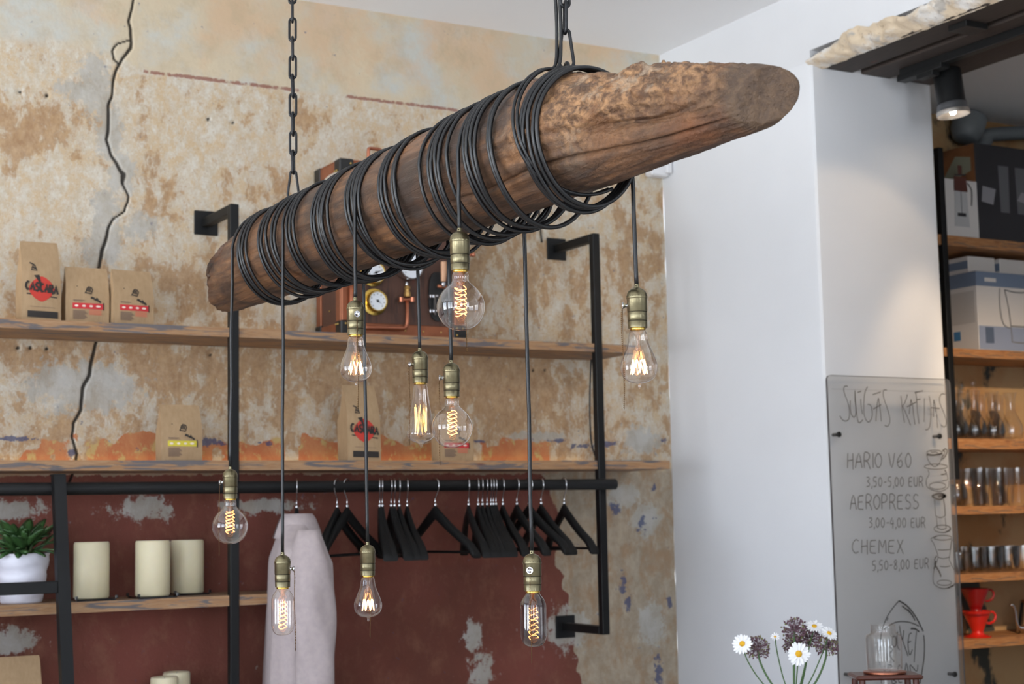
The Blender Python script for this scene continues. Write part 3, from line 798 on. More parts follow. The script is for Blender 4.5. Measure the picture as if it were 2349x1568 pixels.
pendant(528, 1070, NX, ynear(560, 552, 546, 541) + [lastY(528, 1070, NX)], 'near', 'globe', LEFTK, .163,
        'pendant with clear round globe bulb hanging in front of the left black frame upright', None, 1, rotf=.2)
pendant(648, 1266, NX, ynear(592, 600, 610, 622) + [lastY(648, 1266, NX)], 'near', 'tube', RIGHTK, .166,
        'pendant with clear tubular bulb on a long cord in front of the pale coat', None, 2, rotf=.5)
pendant(815, 682, NX, ynear(790, 797, 805) + [lastY(815, 682, NX)], 'near', 'pear', CAMSIDE + .25, .178,
        'short pendant with pear-shaped bulb, its pull knob facing front, left of the gauges', None, 3)
pendant(843, 1243, FX, ynear(653, 661, 669) + [lastY(843, 1243, FX)], 'far', 'pear', CAMSIDE + PI * .97, .170,
        'long pendant with pear-shaped bulb hanging in front of the clothes rail', None, 4, rotf=.3)
pendant(963, 798, FX, ynear(716, 723, 731, 740, 752) + [lastY(963, 798, FX)], 'far', 'cone', LEFTK + .5, .162,
        'pendant with tall cone-shaped bulb and straight yellow filaments, beside the round bulb', None, 5, sag=.02)
pendant(1035, 826, FX, ynear(873, 880, 888, 905) + [lastY(1035, 826, FX)], 'far', 'globe', LEFTK - .1, .170,
        'pendant with round globe bulb just right of the tall cone-shaped bulb, above the middle shelf', None, 6, rotf=.9, sag=.016)
pendant(1054, 523, NX, ynear(981, 989, 997, 1005, 1024) + [lastY(1054, 523, NX)], 'near', 'globe', CAMSIDE + PI * .9, .170,
        'short pendant with the nearest round globe bulb, in front of the gauge case', None, 7, rotf=1.6, sag=.022)
pendant(1220, 1262, FX, ynear(1063, 1071, 1079, 1087) + [lastY(1220, 1262, FX)], 'far', 'tube', CAMSIDE - .2, .160,
        'pendant with dark smoked tubular bulb on a long cord in front of the hangers', 'dark smoked tubular bulb', 8, smoked=True, sag=.02)
pendant(1460, 652, FX, ynear(1217, 1210, 1202, 1194) + [lastY(1460, 652, FX)], 'far', 'pear', LEFTK, .165,
        'rightmost pendant with pear-shaped bulb near the white wall, hanging from the beam\'s near end', None, 9, rotf=.7, sag=.022)
lp = coil_path(ynear(1124, 1120), 'far', .03, 21)
tag(MB().tube(lp, .0036, 8).build('loose_cable_loop', RUBBER, smooth='all'), 'single black cable loop hanging slack under the beam between two thick windings', 'cable')
lp = coil_path(ynear(826, 818, 910), 'far', .024, 24)
tag(MB().tube(lp, .0036, 8).build('loose_cable_loop', RUBBER, smooth='all'), 'loose black cable loops around the middle of the beam', 'cable')

# ------------------------------------------------------------------ frames, rail, shelves
YP = 4.91
def wall_frame(x, z0, z1, label, group='black steel shelf frames', yp=YP, ywall=YB, bottom_arm=True):
    root = thing('steel_shelf_frame', (x, yp, z0), label, 'frame', group)
    t = .030
    MB().bbox((x - t / 2, yp, z0), (x + t / 2, yp + t, z1), .002).build('upright', BLACKST, root)
    for z, on in ((z1 - t, True), (z0, bottom_arm)):
        if not on: continue
        MB().bbox((x - t / 2, yp + t, z), (x + t / 2, ywall - .006, z + t), .002).build('arm', BLACKST, root)
        MB().bbox((x - .042, ywall - .008, z + t / 2 - .042), (x + .042, ywall + .003, z + t / 2 + .042), .002).build('wall_plate', BLACKST, root)
    return root
wall_frame(1.779, .30, 2.545, 'left black steel upright with wall bracket, behind the far end of the beam')
wall_frame(3.192, 1.073, 2.549, 'right black steel frame with brackets at top and bottom, near the white wall')

def shelf(x0, x1, z1, th, notches, label, y0=YP + .008, y1=YB - .002, material=PINE, group='weathered plank shelves'):
    poly = [(x0, y0)]
    for xn in notches: poly += [(xn - .0165, y0), (xn - .0165, YP + .032), (xn + .0165, YP + .032), (xn + .0165, y0)]
    poly += [(x1, y0), (x1, y1), (x0, y1)]
    o = MB().prism(poly, z1 - th, z1, 'z').build('plank_shelf', material)
    return tag(o, label, 'shelf', group)
shelf(.2, 3.36, 2.135, .030, [1.779, 3.192], 'upper weathered plank shelf with paper coffee bags and the gauge case')
shelf(.2, 3.50, 1.704, .032, [1.779, 3.192], 'middle weathered plank shelf just above the black clothes rail')
shelf(.2, 2.06, 1.272, .033, [1.779], 'lower weathered plank shelf with cream candles and the potted plant', y0=YP + .008)
shelf(.2, 2.0, .84, .033, [1.779], 'bottom plank shelf under the candles, mostly below the picture', y0=YP + .008)
LEDM = emis('warm_led', (1.0, .66, .28), 2.2)
for z, x1, lb in ((2.135, 2.10, 'warm light strip along the wall on the upper shelf'), (1.704, 3.30, 'warm light strip along the wall on the middle shelf')):
    o = MB().box((.25, YB - .022, z + .0005), (x1, YB - .012, z + .006)).build('light_strip', LEDM); tag(o, lb, 'light strip', 'light strips on the shelves')

ZR = 1.616
rail = MB(); rail.lathe([(.0001, 0), (.016, 0), (.0195, .003), (.0195, 3.0 - .003), (.016, 3.0), (.0001, 3.0)], (.235, YP - .020, ZR), 32, Matrix.Rotation(PI / 2, 4, 'Y'))
tag(rail.build('clothes_rail', mat('rail_black', (15, 16, 17), .55, spec=.3), smooth=50), 'thick round black clothes rail fixed to the front of the frames', 'rail')

# leaning ladder frame at the left
root = thing('ladder_frame', (1.2, 4.8, .0), 'black square-tube ladder leaning on the clothes rail at the left edge', 'ladder')
a = onY(134, 1090, YP - .055); b = onY(153, 1568, YP - .100); d = (b - a) / (a[2] - b[2])
ft = a + d * (a[2] - .05) ; 
def lean(x_off, p, q, t=.036):
    vs = []
    for P_ in (p, q):
        for sx, sy in ((-1, -1), (1, -1), (1, 1), (-1, 1)): vs.append((P_[0] + x_off + sx * t / 2, P_[1] + sy * t / 2, P_[2]))
    return MB().add(vs, [(0, 1, 2, 3), (4, 7, 6, 5), (0, 4, 5, 1), (1, 5, 6, 2), (2, 6, 7, 3), (3, 7, 4, 0)])
lean(0, a, ft).build('upright', BLACKST, root); lean(-.5, a, ft).build('upright', BLACKST, root)
for zr in (onY(100, 1347, YP - .08)[2], .85, .4):
    p = a + d * (a[2] - zr)
    MB().bbox((p[0] - .482, p[1] - .015, zr - .018), (p[0] - .018, p[1] + .015, zr + .018), .002).build('rung', BLACKST, root)
for xo in (0, -.5): MB().bbox((a[0] + xo - .018, a[1] - .018, a[2] - .0005), (a[0] + xo + .018, a[1] + .03, a[2] + .004), .001).build('top_hook', BLACKST, root)

# little wall cable above right bracket and behind the right upright
p = onY(1237, 500, YB - .005); q = onY(1243, 556, YB - .005)
tag(MB().tube([(p[0], p[1], p[2] + .35), tuple(p), tuple(q)], .0035, 6).build('wall_cable', RUBBER), 'thin black cable running down the wall to the right bracket plate', 'cable')
P = [onY(x, y, YB - .03) for x, y in ((1357, 812), (1354, 870), (1353, 940), (1355, 1000), (1360, 1030), (1368, 1052))]
tag(MB().tube([tuple(v) for v in smoothpts(P, 4)], .004, 6).build('wall_cable', RUBBER), 'black cable drooping between upper and middle shelf beside the right upright', 'cable')

# ------------------------------------------------------------------ hangers
HB = mat('hanger_black', (13, 13, 13), .6, spec=.25)
def make_hanger():
    root = thing('clothes_hanger', (0, 0, 0), 'x', 'hanger')
    # local: x = along the arms, z = 0 at the rail axis
    r = .0248; pts = [(0, 0, -.060)]
    pts = [(0, 0, -.062), (0, 0, -.045)] + [(r * math.cos(q) , 0, r * math.sin(q)) for q in np.linspace(-PI * .5, PI * .92, 16)]
    pts = [(0.0, 0, -.062), (.0, 0, -.044), (.006, 0, -.034), (.016, 0, -.022), (.0235, 0, -.008)] + [(r * math.cos(q), 0, r * math.sin(q)) for q in np.linspace(0, PI * .95, 12)]
    # hook lies in the plane across the rail: rotate so it hugs the rail (rail runs along world x)
    MB().tube(smoothpts(pts, 2), .0019, 6).build('hook', CHROME, root, smooth='all', world=False)
    MB().lathe([(.003, 0), (.005, .002), (.005, .010), (.003, .012)], (0, 0, -.072), 12).build('ferrule', CHROME, root, smooth=50, world=False)
    L = .215; n = 22; V = []; F = []
    for side in (-1, 1):
        base = len(V)
        for i in range(n + 1):
            t = i / n; x = side * L * t
            z = -.070 - .142 * (t ** 1.06) - .006 * math.sin(PI * t) - .016 * max(0, (t - .85) / .15)
            hgt = .042 * (1 - t) + .020 * t + (.008 * math.exp(-((t - .92) / .08) ** 2))
            if t > .97: hgt *= .8
            w = .0065 + .0085 * (t ** 1.3)
            yb = .020 * t * t
            for (sy, sz) in ((-1, -.15), (-.7, 0), (.7, 0), (1, -.15), (1, -.85), (.7, -1), (-.7, -1), (-1, -.85)):
                V.append((x, sy * w + yb, z + sz * hgt))
        for i in range(n):
            for j in range(8): F.append((base + i * 8 + j, base + i * 8 + (j + 1) % 8, base + (i + 1) * 8 + (j + 1) % 8, base + (i + 1) * 8 + j))
        F.append(tuple(base + n * 8 + j for j in range(8)))
    MB().add(V, F).build('shoulder_bar', HB, root, smooth=60, world=False)
    MB().tube([(-L * .95, .016, -.226), (L * .95, .016, -.226)], .0045, 8).build('trouser_bar', HB, root, smooth=60, world=False)
    return root
hx = [779, 802, 877, 883, 903, 911, 922, 940, 1004.5, 1081, 1103, 1113, 1123.5, 1132.6, 1138, 1144, 1159.5, 1192, 1220, 1247.7, 1300.7]
off = [-41, -57, 16, 22, 35, 30, 34, 33, 91, 31, 25, 22, 22, 24, 26, 27, 40, 56, 80, 60, 55]
HL = ['leftmost empty black hanger on the rail, swung away beside the coat', 'second empty hanger from the coat, swung open the same way as the leftmost', 'first hanger of the left bunch on the rail',
      'second hanger of the left bunch on the rail', 'third hanger of the left bunch on the rail', 'fourth hanger of the left bunch on the rail', 'fifth hanger of the left bunch on the rail',
      'last hanger of the left bunch on the rail', 'lone black hanger turned flat to view between the two bunches', 'first hanger of the right bunch on the rail', 'second hanger of the right bunch on the rail',
      'third hanger of the right bunch on the rail', 'fourth hanger of the right bunch on the rail', 'fifth hanger of the right bunch on the rail', 'sixth hanger of the right bunch on the rail',
      'seventh hanger of the right bunch on the rail', 'last hanger of the right bunch on the rail', 'fourth black hanger from the right end of the rail', 'third black hanger from the right end of the rail',
      'second black hanger from the right end of the rail', 'rightmost black hanger on the rail, beside the right upright']
h0 = make_hanger()
for i, (x, o_) in enumerate(zip(hx + [686], off + [30])):
    o = h0 if i == 0 else copy_tree(h0)
    p = onY(x, 1112, YP - .042)
    l = max(-.95, min(.95, o_ * .0066)); a_ = math.asin(l) - math.radians(29.74)
    ang = -PI / 2 + a_            # direction of the near arm
    o.location = (p[0], YP - .020, ZR); o.rotation_euler = (0, 0, ang)
    o['category'] = 'hanger'; o['group'] = 'black hangers on the clothes rail'
    o['label'] = HL[i] if i < len(HL) else 'black hanger carrying the pale coat'
COAT_ANG = ang; COAT_X = o.location[0]

# ------------------------------------------------------------------ coat
g = G('coat_wool'); n1 = g.noise(60, 4); g.base(g.mix(g.rng(n1, .3, .7), lin((180, 167, 166)), lin((170, 158, 158))), .9); g.bump(n1, .2, .002)
COATM = g.M
root = thing('coat', (COAT_X, YP - .020, .55), 'pale grey-pink coat hanging from a black hanger on the rail', 'coat')
root.rotation_euler = (0, 0, COAT_ANG)
def loft(rings, name, closed_top=True, solid=False):
    n = len(rings[0]); V = [v for R_ in rings for v in R_]; F = []
    for i in range(len(rings) - 1):
        for j in range(n): F.append((i * n + j, i * n + (j + 1) % n, (i + 1) * n + (j + 1) % n, (i + 1) * n + j))
    if closed_top: F.append(tuple(range(n)))
    return MB().add(V, F).build(name, COATM, root, smooth='all', world=False)
zb0 = ZR - .55
rings = []
for i in range(46):
    t = i / 45
    z = zb0 - .100 - t * .95
    sh = min(1, (t / .17)) ** .55
    hw = .056 + .156 * min(1, t / .112) + .01 * t          # half width along the hanger
    dp = .038 + .036 * min(1, t / .14) + .024 * t
    R_ = []
    for j in range(64):
        a = 2 * PI * j / 64
        fold = 1 + (.13 * math.sin(a * 7 + 1.5 * math.sin(t * 3)) + .07 * math.sin(a * 13 + 2)) * min(1, t * 1.6)
        ex = .75
        cx = math.copysign(abs(math.cos(a)) ** ex, math.cos(a)); cy = math.copysign(abs(math.sin(a)) ** ex, math.sin(a))
        R_.append((hw * cx, dp * cy * fold * (1.15 if cy < 0 else .85), z - .004 * (abs(cx) ** 1.5) * (1 - t)))
    rings.append(R_)
loft(rings, 'coat_body')
for s, nm in ((1, 'sleeve'), (-1, 'sleeve')):
    rings = []
    for i in range(34):
        t = i / 33
        cx = s * (.182 + .060 * min(1, t / .25)); cy = .026 + .024 * t * (1 if s > 0 else -.8)
        z = zb0 - .170 - .62 * t + (.03 * (1 - t / .1) if t < .1 else 0)
        r = (.034 + .034 * min(1, t / .12)) * (1 - .26 * t)
        R_ = []
        for j in range(36):
            a = 2 * PI * j / 36
            f = 1 + .07 * math.sin(3 * a + t * 9) + .04 * math.sin(5 * a - t * 14)
            R_.append((cx + r * f * math.cos(a) * .8, cy + r * f * math.sin(a) * 1.05, z))
        rings.append(R_)
    loft(rings, nm)
# collar: folded band around the neck, open at the front
V = []; F = []; n = 40
for k, (rr, zz) in enumerate(((.046, -.130), (.047, -.104), (.050, -.090), (.057, -.088), (.070, -.104), (.086, -.140), (.094, -.160), (.089, -.162), (.064, -.112))):
    for j in range(n):
        a = PI * .14 + (2 * PI - PI * .28) * j / (n - 1) - PI / 2
        V.append((rr * 1.15 * math.cos(a), rr * .9 * math.sin(a), zb0 + zz - .012 * abs(math.cos(a)) * (rr > .06)))
for k in range(8):
    for j in range(n - 1): F.append((k * n + j, k * n + j + 1, (k + 1) * n + j + 1, (k + 1) * n + j))
MB().add(V, F).build('collar', COATM, root, smooth='all', world=False)

# ------------------------------------------------------------------ stroke lettering
FONT = {
 'A': [[(0, 0), (.35, 1), (.7, 0)], [(.12, .4), (.6, .42)]], 'C': [[(.62, .9), (.35, 1), (.05, .7), (.02, .3), (.3, 0), (.62, .12)]],
 'E': [[(.6, .95), (.1, .9), (.05, .5), (.08, .05), (.6, 0)], [(.05, .5), (.5, .52)]], 'H': [[(.08, 1), (.05, 0)], [(.6, 1), (.62, -.1)], [(.05, .48), (.62, .55)]],
 'I': [[(.1, 1), (.12, 0)]], 'M': [[(.02, 0), (.08, 1), (.38, .4), (.66, 1), (.74, 0)]], 'O': [[(.35, 1), (.05, .7), (.05, .3), (.35, 0), (.65, .3), (.65, .7), (.35, 1)]],
 'P': [[(.06, 0), (.06, 1), (.5, .98), (.62, .75), (.45, .5), (.06, .45)]], 'R': [[(.06, 0), (.06, 1), (.5, .98), (.6, .75), (.42, .52), (.06, .48), (.4, .4), (.68, -.08)]],
 'S': [[(.58, .9), (.3, 1), (.08, .8), (.2, .55), (.5, .45), (.6, .2), (.35, 0), (.05, .08)]], 'U': [[(.05, 1), (.05, .3), (.3, 0), (.58, .25), (.6, 1)]],
 'V': [[(0, 1), (.32, 0), (.62, 1)]], 'X': [[(.02, 1), (.62, -.05)], [(.58, 1), (.02, 0)]], '0': [[(.3, 1), (.05, .7), (.05, .3), (.3, 0), (.55, .3), (.55, .7), (.3, 1)]],
 '3': [[(.05, .95), (.4, 1), (.5, .78), (.2, .55), (.52, .4), (.5, .1), (.05, .02)]], '4': [[(.3, 1), (.02, .4), (.6, .42)], [(.45, .75), (.42, -.1)]],
 '5': [[(.55, 1), (.12, .98), (.08, .58), (.45, .55), (.5, .2), (.3, 0), (.03, .05)]], '6': [[(.5, 1), (.12, .6), (.05, .25), (.3, 0), (.55, .22), (.42, .5), (.08, .35)]],
 '8': [[(.3, .55), (.08, .78), (.3, 1), (.5, .78), (.3, .55), (.05, .25), (.3, 0), (.55, .25), (.3, .55)]], ',': [[(.12, .08), (.04, -.22)]], '-': [[(.05, .45), (.45, .5)]], ' ': [],
 'B': [[(.06, 0), (.06, 1), (.5, .9), (.42, .6), (.06, .52), (.55, .35), (.5, .05), (.06, 0)]], 'N': [[(.05, 0), (.05, 1), (.6, 0), (.6, 1)]], 'K': [[(.06, 1), (.06, 0)], [(.55, 1), (.08, .5), (.6, 0)]], 'T': [[(0, 1), (.62, 1)], [(.31, 1), (.31, 0)]]}
ADV = {'M': .95, 'I': .3, ',': .3, ' ': .55, '-': .7}
def strokes(text):
    out = []; x = 0
    for ch in text:
        for st in FONT[ch]: out.append([(x + a, b) for a, b in st])
        x += ADV.get(ch, .86)
    return [[(a / x, b) for a, b in st] for st in out]

# ------------------------------------------------------------------ coffee bags
g = G('kraft_paper'); n1 = g.noise(90, 5, .6, g.map((1, 1, .3))); n2 = g.noise(12, 4)
g.base(g.mix(g.rng(n1, .3, .7), lin((172, 144, 110)), lin((160, 132, 98))), .8); g.bump(g.math('ADD', n2, g.math('MULTIPLY', n1, .2)), .5, .006)
KRAFT = g.M
INK = mat('print_black', (42, 36, 32), .7); RED = mat('print_red', (196, 44, 50), .6); REDD = mat('print_scarlet', (190, 52, 38), .6); YEL = mat('print_yellow', (206, 190, 60), .6)
INKG = mat('print_grey', (122, 100, 84), .8); WPR = mat('print_white', (230, 214, 200), .7); REDP = mat('print_pale_red', (196, 120, 92), .8)
def bag(loc, w, h, d, kind, label, rz=0, lean=.0, fold=.12):
    root = thing('coffee_bag', loc, label, 'coffee bag', 'paper coffee bags on the shelves', rz)
    # rows of the front/back outline: z fraction, half width factor, front y, back y
    rows = []
    for i in range(25):
        t = i / 24; z = h * t
        bul = math.sin(PI * min(1, t / .8)) ** .6 if t < .8 else 0
        top = max(0, (t - .55) / .45)
        yb = d * (1 - top) ** .9 + .004 if t > .55 else d
        yf = d * .45 * top ** 1.4 + lean * t
        yb = yf + max(.004, (yb - d * .45 * top ** 1.4) * (1 if t < .55 else 1))
        if top > .0: yb = yf + max(.004, d * (1 - top ** .8))
        rows.append((z, 1.0 + .015 * math.sin(t * 5) - .03 * (t > .98), yf, yb, .012 * bul))
    V = []; F = []; nx = 12
    for (z, wf, yf, yb, bul) in rows:
        for j in range(nx + 1):
            u = j / nx; x = (u - .5) * w * wf
            V.append((x, yf - bul * math.sin(PI * u) * .35 + .0012 * noise.noise(Vector((x * 40, z * 40, w * 50))), z))
        gus = min(.3, (z / h)) * .06 * (1 if z < h * .93 else 0)
        V.append((w * wf * (.5 - gus * .6), (yf + yb) / 2, z))
        for j in range(nx + 1):
            u = 1 - j / nx; x = (u - .5) * w * wf
            V.append((x, yb, z))
        V.append((-w * wf * (.5 - gus * .6), (yf + yb) / 2, z))
    m_ = 2 * (nx + 1) + 2
    for i in range(24):
        for j in range(m_): F.append((i * m_ + j, i * m_ + (j + 1) % m_, (i + 1) * m_ + (j + 1) % m_, (i + 1) * m_ + j))
    F.append(tuple(range(m_))); F.append(tuple(24 * m_ + j for j in range(m_)))
    MB().add(V, F).build('bag', KRAFT, root, smooth=35, world=False)
    def fp(u, v):
        t = max(0, min(1, v)); i = min(23, int(t * 24)); f = t * 24 - i
        a, b = rows[i], rows[i + 1]
        q = [a[k] * (1 - f) + b[k] * f for k in range(5)]
        return ((u - .5) * w * q[1], q[2] - q[4] * math.sin(PI * u) * .35 - .0016, q[0])
    def patch(u0, u1, v0, v1, material, nm, skew=0.0):
        nxp, nv = 10, 5; mb = MB()
        mb.add([fp(u0 + (u1 - u0) * i / nxp, v0 + (v1 - v0) * k / nv + skew * (i / nxp - .5)) for k in range(nv + 1) for i in range(nxp + 1)],
               [(k * (nxp + 1) + i, k * (nxp + 1) + i + 1, (k + 1) * (nxp + 1) + i + 1, (k + 1) * (nxp + 1) + i) for k in range(nv) for i in range(nxp)])
        return mb.build(nm, material, root, world=False)
    def poly(pts, material, nm, dz=0.0):
        P = [fp(u, v) for u, v in pts]; c = np.mean(P, 0); V = [tuple(c)] + P
        V = [(a, b - dz, c_) for a, b, c_ in V]; n = len(P)
        return MB().add(V, [(0, 1 + i, 1 + (i + 1) % n) for i in range(n)]).build(nm, material, root, world=False)
    def lines(sts, material, nm, wd, dz=.0006):
        mb = MB()
        for st in sts:
            mb.ribbon([(p[0], p[1] - dz, p[2]) for p in [fp(u, v) for u, v in st]], wd, (0, -1, 0))
        return mb.build(nm, material, root, world=False)
    if kind == 'cascara':
        D = [(.5 + .33 * math.copysign(abs(math.cos(a)) ** 1.35, math.cos(a)), .395 + .155 * math.copysign(abs(math.sin(a)) ** 1.25, math.sin(a))) for a in np.linspace(0, 2 * PI, 32, endpoint=False)]
        poly(D, REDD, 'red_emblem')
        lines([[(.10 + .84 * x, .385 + .10 * y - .05 * x) for x, y in st] for st in strokes('CASCARA')], INK, 'brand_lettering', .0075)
        lines([[(.12, .335), (.9, .295)]], INK, 'underline', .004)
        poly([(.30, .56), (.44, .57), (.5, .45), (.44, .44), (.40, .5)], INK, 'spout_mark', .0008)
        lines([[(.2, .72), (.3, .70), (.27, .66), (.24, .63), (.38, .62), (.33, .69), (.22, .72)], [(.27, .67), (.35, .64)]], INK, 'head_logo', .004)
        patch(.14, .93, .045, .125, INK, 'black_label', -.008)
        lines([[(.2, .18), (.85, .168)]], INKG, 'small_print', .0015)
    else:
        bc = RED if kind == 'red' else YEL
        patch(.15, .86, .255, .355, bc, 'colour_band', -.004)
        for k in range(4):
            uc = .24 + k * .165; poly([(uc + .042 * math.cos(a) * (1.0 if k < 3 else 1.3), .305 + .018 * math.sin(a)) for a in np.linspace(0, 2 * PI, 10, endpoint=False)], WPR, 'band_icon', .0008)
        hd = [(.44, .545), (.46, .57), (.47, .61), (.52, .645), (.58, .63), (.61, .59), (.585, .555), (.575, .52), (.50, .53), (.42, .535)]
        lines([hd + [hd[0]], [(.48, .60), (.57, .585)], [(.47, .575), (.57, .56)], [(.50, .62), (.57, .61)]], INK, 'head_logo', .0032)
        poly([(.24, .655), (.27, .655), (.27, .64), (.24, .64)], INK, 'small_dot')
        lines([[(.56, .455), (.63, .44), (.66, .425), (.74, .405), (.80, .375)], [(.69, .42), (.72, .45)], [(.57, .46), (.64, .445)]], INK, 'branch_mark', .006)
        lines([[(.86, .37), (.865, .24)]], INK, 'band_end', .0035)
        lines([[(.16, .405), (.42, .40)], [(.17, .395), (.38, .393)]], INKG, 'small_print', .0025)
        lines([[(.16, .22 - .022 * k), (.16 + .27 + .03 * (k % 3), .218 - .022 * k)] for k in range(7)], INKG, 'text_block', .0028)
        if kind == 'red': lines([[(.52, .235 - .018 * k), (.82 - .02 * (k % 2), .233 - .018 * k)] for k in range(5)], REDP, 'pale_text_block', .0026)
    return root
s1, s2 = 2.1352, 1.7042
bag((1.170, 4.965, s1), .118, .257, .085, 'cascara', 'tall kraft coffee bag with red diamond emblem, leftmost on the upper shelf', 0, .012)
bag((1.316, 4.975, s1), .136, .183, .055, 'red', 'kraft coffee bag with red band on the upper shelf, standing between two others', 0, .004)
bag((1.460, 4.960, s1), .134, .180, .055, 'red', 'kraft coffee bag with red band on the upper shelf, right of its twin', .10, .006)
bag((1.624, 4.975, s2), .136, .183, .055, 'yellow', 'kraft coffee bag with yellow band on the middle shelf', .03, .004)
bag((2.262, 4.962, s2), .122, .262, .085, 'cascara', 'tall kraft coffee bag with red diamond emblem on the middle shelf behind a cord', 0, .012)
bag((2.622, 4.975, s2), .138, .180, .055, 'red', 'kraft coffee bag with red band on the middle shelf, behind the round bulbs', 0, .004)
p = onY(20, 1508, 4.985); bag((p[0] + .02, 4.985, .8402), .16, p[2] - .8402, .09, 'plain_mark' if False else 'red', 'brown paper bag on the bottom shelf at the lower left corner', -.05, .0)

# ------------------------------------------------------------------ gauge case
CW = wood_pine('case_dark_wood', (88, 58, 44), (76, 50, 40), (60, 40, 32), axis=2)
CT = mat('copper_band', (150, 92, 64), .42, .55, var=.18, vscale=20)
CTP = mat('copper_pipe', (198, 128, 100), .28, .95, var=.1)
LEATH = mat('black_leather', (24, 24, 24), .5, bump=.15)
DIAL = mat('dial_white', (216, 220, 226), .5); DIALN = mat('dial_needle', (30, 30, 34), .5)
x0, x1, y0, y1, z0, z1 = 2.178, 2.655, 4.955, 5.175, s1 + .0005, 2.742
root = thing('gauge_case', ((x0 + x1) / 2, y0, z0), 'copper-trimmed dark wooden case with pressure gauges on the upper shelf, half hidden behind the beam', 'case')
MB().bbox((x0 + .004, y0 + .006, z0 + .002), (x1 - .004, y1, z1 - .003), .004).build('box', CW, root)
t = .042; mb = MB()
mb.bbox((x0, y0, z0), (x1, y0 + .012, z0 + t), .003).bbox((x0, y0, z1 - t), (x1, y0 + .012, z1), .003).bbox((x0, y0 - .001, z0 + t), (x0 + t, y0 + .011, z1 - t), .003).bbox((x1 - t, y0 - .001, z0 + t), (x1, y0 + .011, z1 - t), .003)
for (za, zb_) in ((z0, z0 + t), (z1 - t, z1)): mb.bbox((x0 - .001, y0 + .012, za), (x0 + .006, y1 + .001, zb_), .002)
mb.bbox((x0 - .001, y0 + .012, z0 + t), (x0 + .006, y0 + .05, z1 - t), .002).bbox((x0 - .001, y1 - .04, z0 + t), (x0 + .006, y1 + .001, z1 - t), .002)
mb.bbox((x0 - .001, y0 - .001, z1 - .004), (x1 + .001, y1 + .001, z1 + .003), .001)
mb.build('copper_trim', CT, root)
RIV = mat('rivet_brass', (200, 170, 100), .3, .9)
rv = MB()
for cx in (x0, x1):
    for cz in (z0, z1):
        sx = 1 if cx == x0 else -1; sz = 1 if cz == z0 else -1
        for yy in (y0 - .005, y1 - .045):
            a_ = (min(cx - sx * .005, cx + sx * .048), yy, min(cz - sz * .005, cz + sz * .048)); b_ = (max(cx - sx * .005, cx + sx * .048), yy + .05, max(cz - sz * .005, cz + sz * .048))
            MB().bbox(a_, b_, .004).build('corner_guard', LEATH, root)
        for q in ((.012, .036), (.036, .012), (.036, .036)): rv.ball((cx + sx * q[0], y0 - .006, cz + sz * q[1]), .004, 8)
        for yy in (y0 + .02, y0 + .036): rv.ball((cx - sx * .006, yy, cz + sz * .036), .004, 8)
for k in range(5): rv.ball((x0 + .1 + k * .07, y0 - .001, z0 + .02), .003, 8); rv.ball((x0 + .1 + k * .07, y0 - .001, z1 - .02), .003, 8)
for k in range(4): rv.ball((x0 + .02, y0 - .002, z0 + .09 + k * .13), .003, 8); rv.ball((x0 - .002, y0 + .10, z0 + .09 + k * .13), .003, 8)
rv.build('rivet', RIV, root, smooth='all')
FACE = Matrix.Rotation(PI / 2, 4, 'X')
def gauge(px, py, r, rim, label, flange=0, needle=.8, yf=y0 - .002):
    c = onY(px, py, yf - .03); c = (c[0], yf, c[2])
    gb = MB().lathe([(r + flange, 0), (r + flange, .006), (r * 1.02, .008), (r * 1.02, .03), (r * .98, .036), (r * .9, .036), (r * .88, .031), (.0005, .031)], c, 40, FACE).build('gauge', rim, root, smooth=40)
    gb['label'] = label
    MB().lathe([(r * .89, .0315), (.0005, .0315)], c, 36, FACE, False, False).build('dial', DIAL, gb)
    nd = MB(); L = r * .75
    nd.add([(c[0] - math.cos(needle) * L * .5 - .001, c[1] - .034, c[2] - math.sin(needle) * L * .5), (c[0] + .0015 * math.sin(needle) + .001, c[1] - .034, c[2] - .002), (c[0] + math.cos(needle) * L, c[1] - .034, c[2] + math.sin(needle) * L), (c[0] - .002, c[1] - .034, c[2] + .002)], [(0, 1, 2, 3)])
    nd.lathe([(.005, .0335), (.0005, .034)], c, 12, FACE, False, False)
    for k in range(9):
        a = math.radians(-45 + 270 * k / 8); nd.lathe([(.0022, .0318), (.0002, .032)], (c[0] + r * .68 * math.cos(a), c[1], c[2] + r * .68 * math.sin(a)), 6, FACE, False, False)
    nd.build('needle', DIALN, gb); return c
gauge(943, 611, .046, CHROME, 'chrome gauge with white dial', 0, .75)
gauge(866, 690, .036, GOLD, 'small brass gauge with white dial', .010, -.6)
gauge(862, 625, .036, GOLD, 'brass gauge half hidden behind the beam', .008, .4)
c = onY(782, 437, y0 - .03)
gauge(786, 440, .070, mat('dull_rim', (190, 180, 166), .5), 'large pale round dial at the upper left', 0, 1.2)
def fpt(px, py, yy=None): q = onY(px, py, yy if yy else y0 - .016); return tuple(q)
MB().tube([fpt(934, 690), fpt(934, 740), fpt(931, 750), fpt(925, 753), fpt(845, 751), fpt(806, 749)], .0075, 12).build('copper_pipe', CTP, root, smooth='all')
MB().tube([fpt(806, 655), fpt(806, 700), fpt(805, 748)], .0085, 12).build('copper_pipe', CTP, root, smooth='all')
MB().tube([fpt(918, 687), fpt(948, 687)], .0058, 10).lathe([(.009, -.008), (.009, .008)], fpt(920, 687), 12).lathe([(.009, -.008), (.009, .008)], fpt(946, 687), 12).build('pipe_tee', CTP, root, smooth=40)
MB().lathe([(.010, -.02), (.0125, -.018), (.0125, -.004), (.0095, -.002), (.0095, .008), (.012, .010), (.010, .018)], fpt(934, 668), 8).build('brass_valve', mat('valve_brass', (176, 140, 84), .35, .85), root, smooth=20)
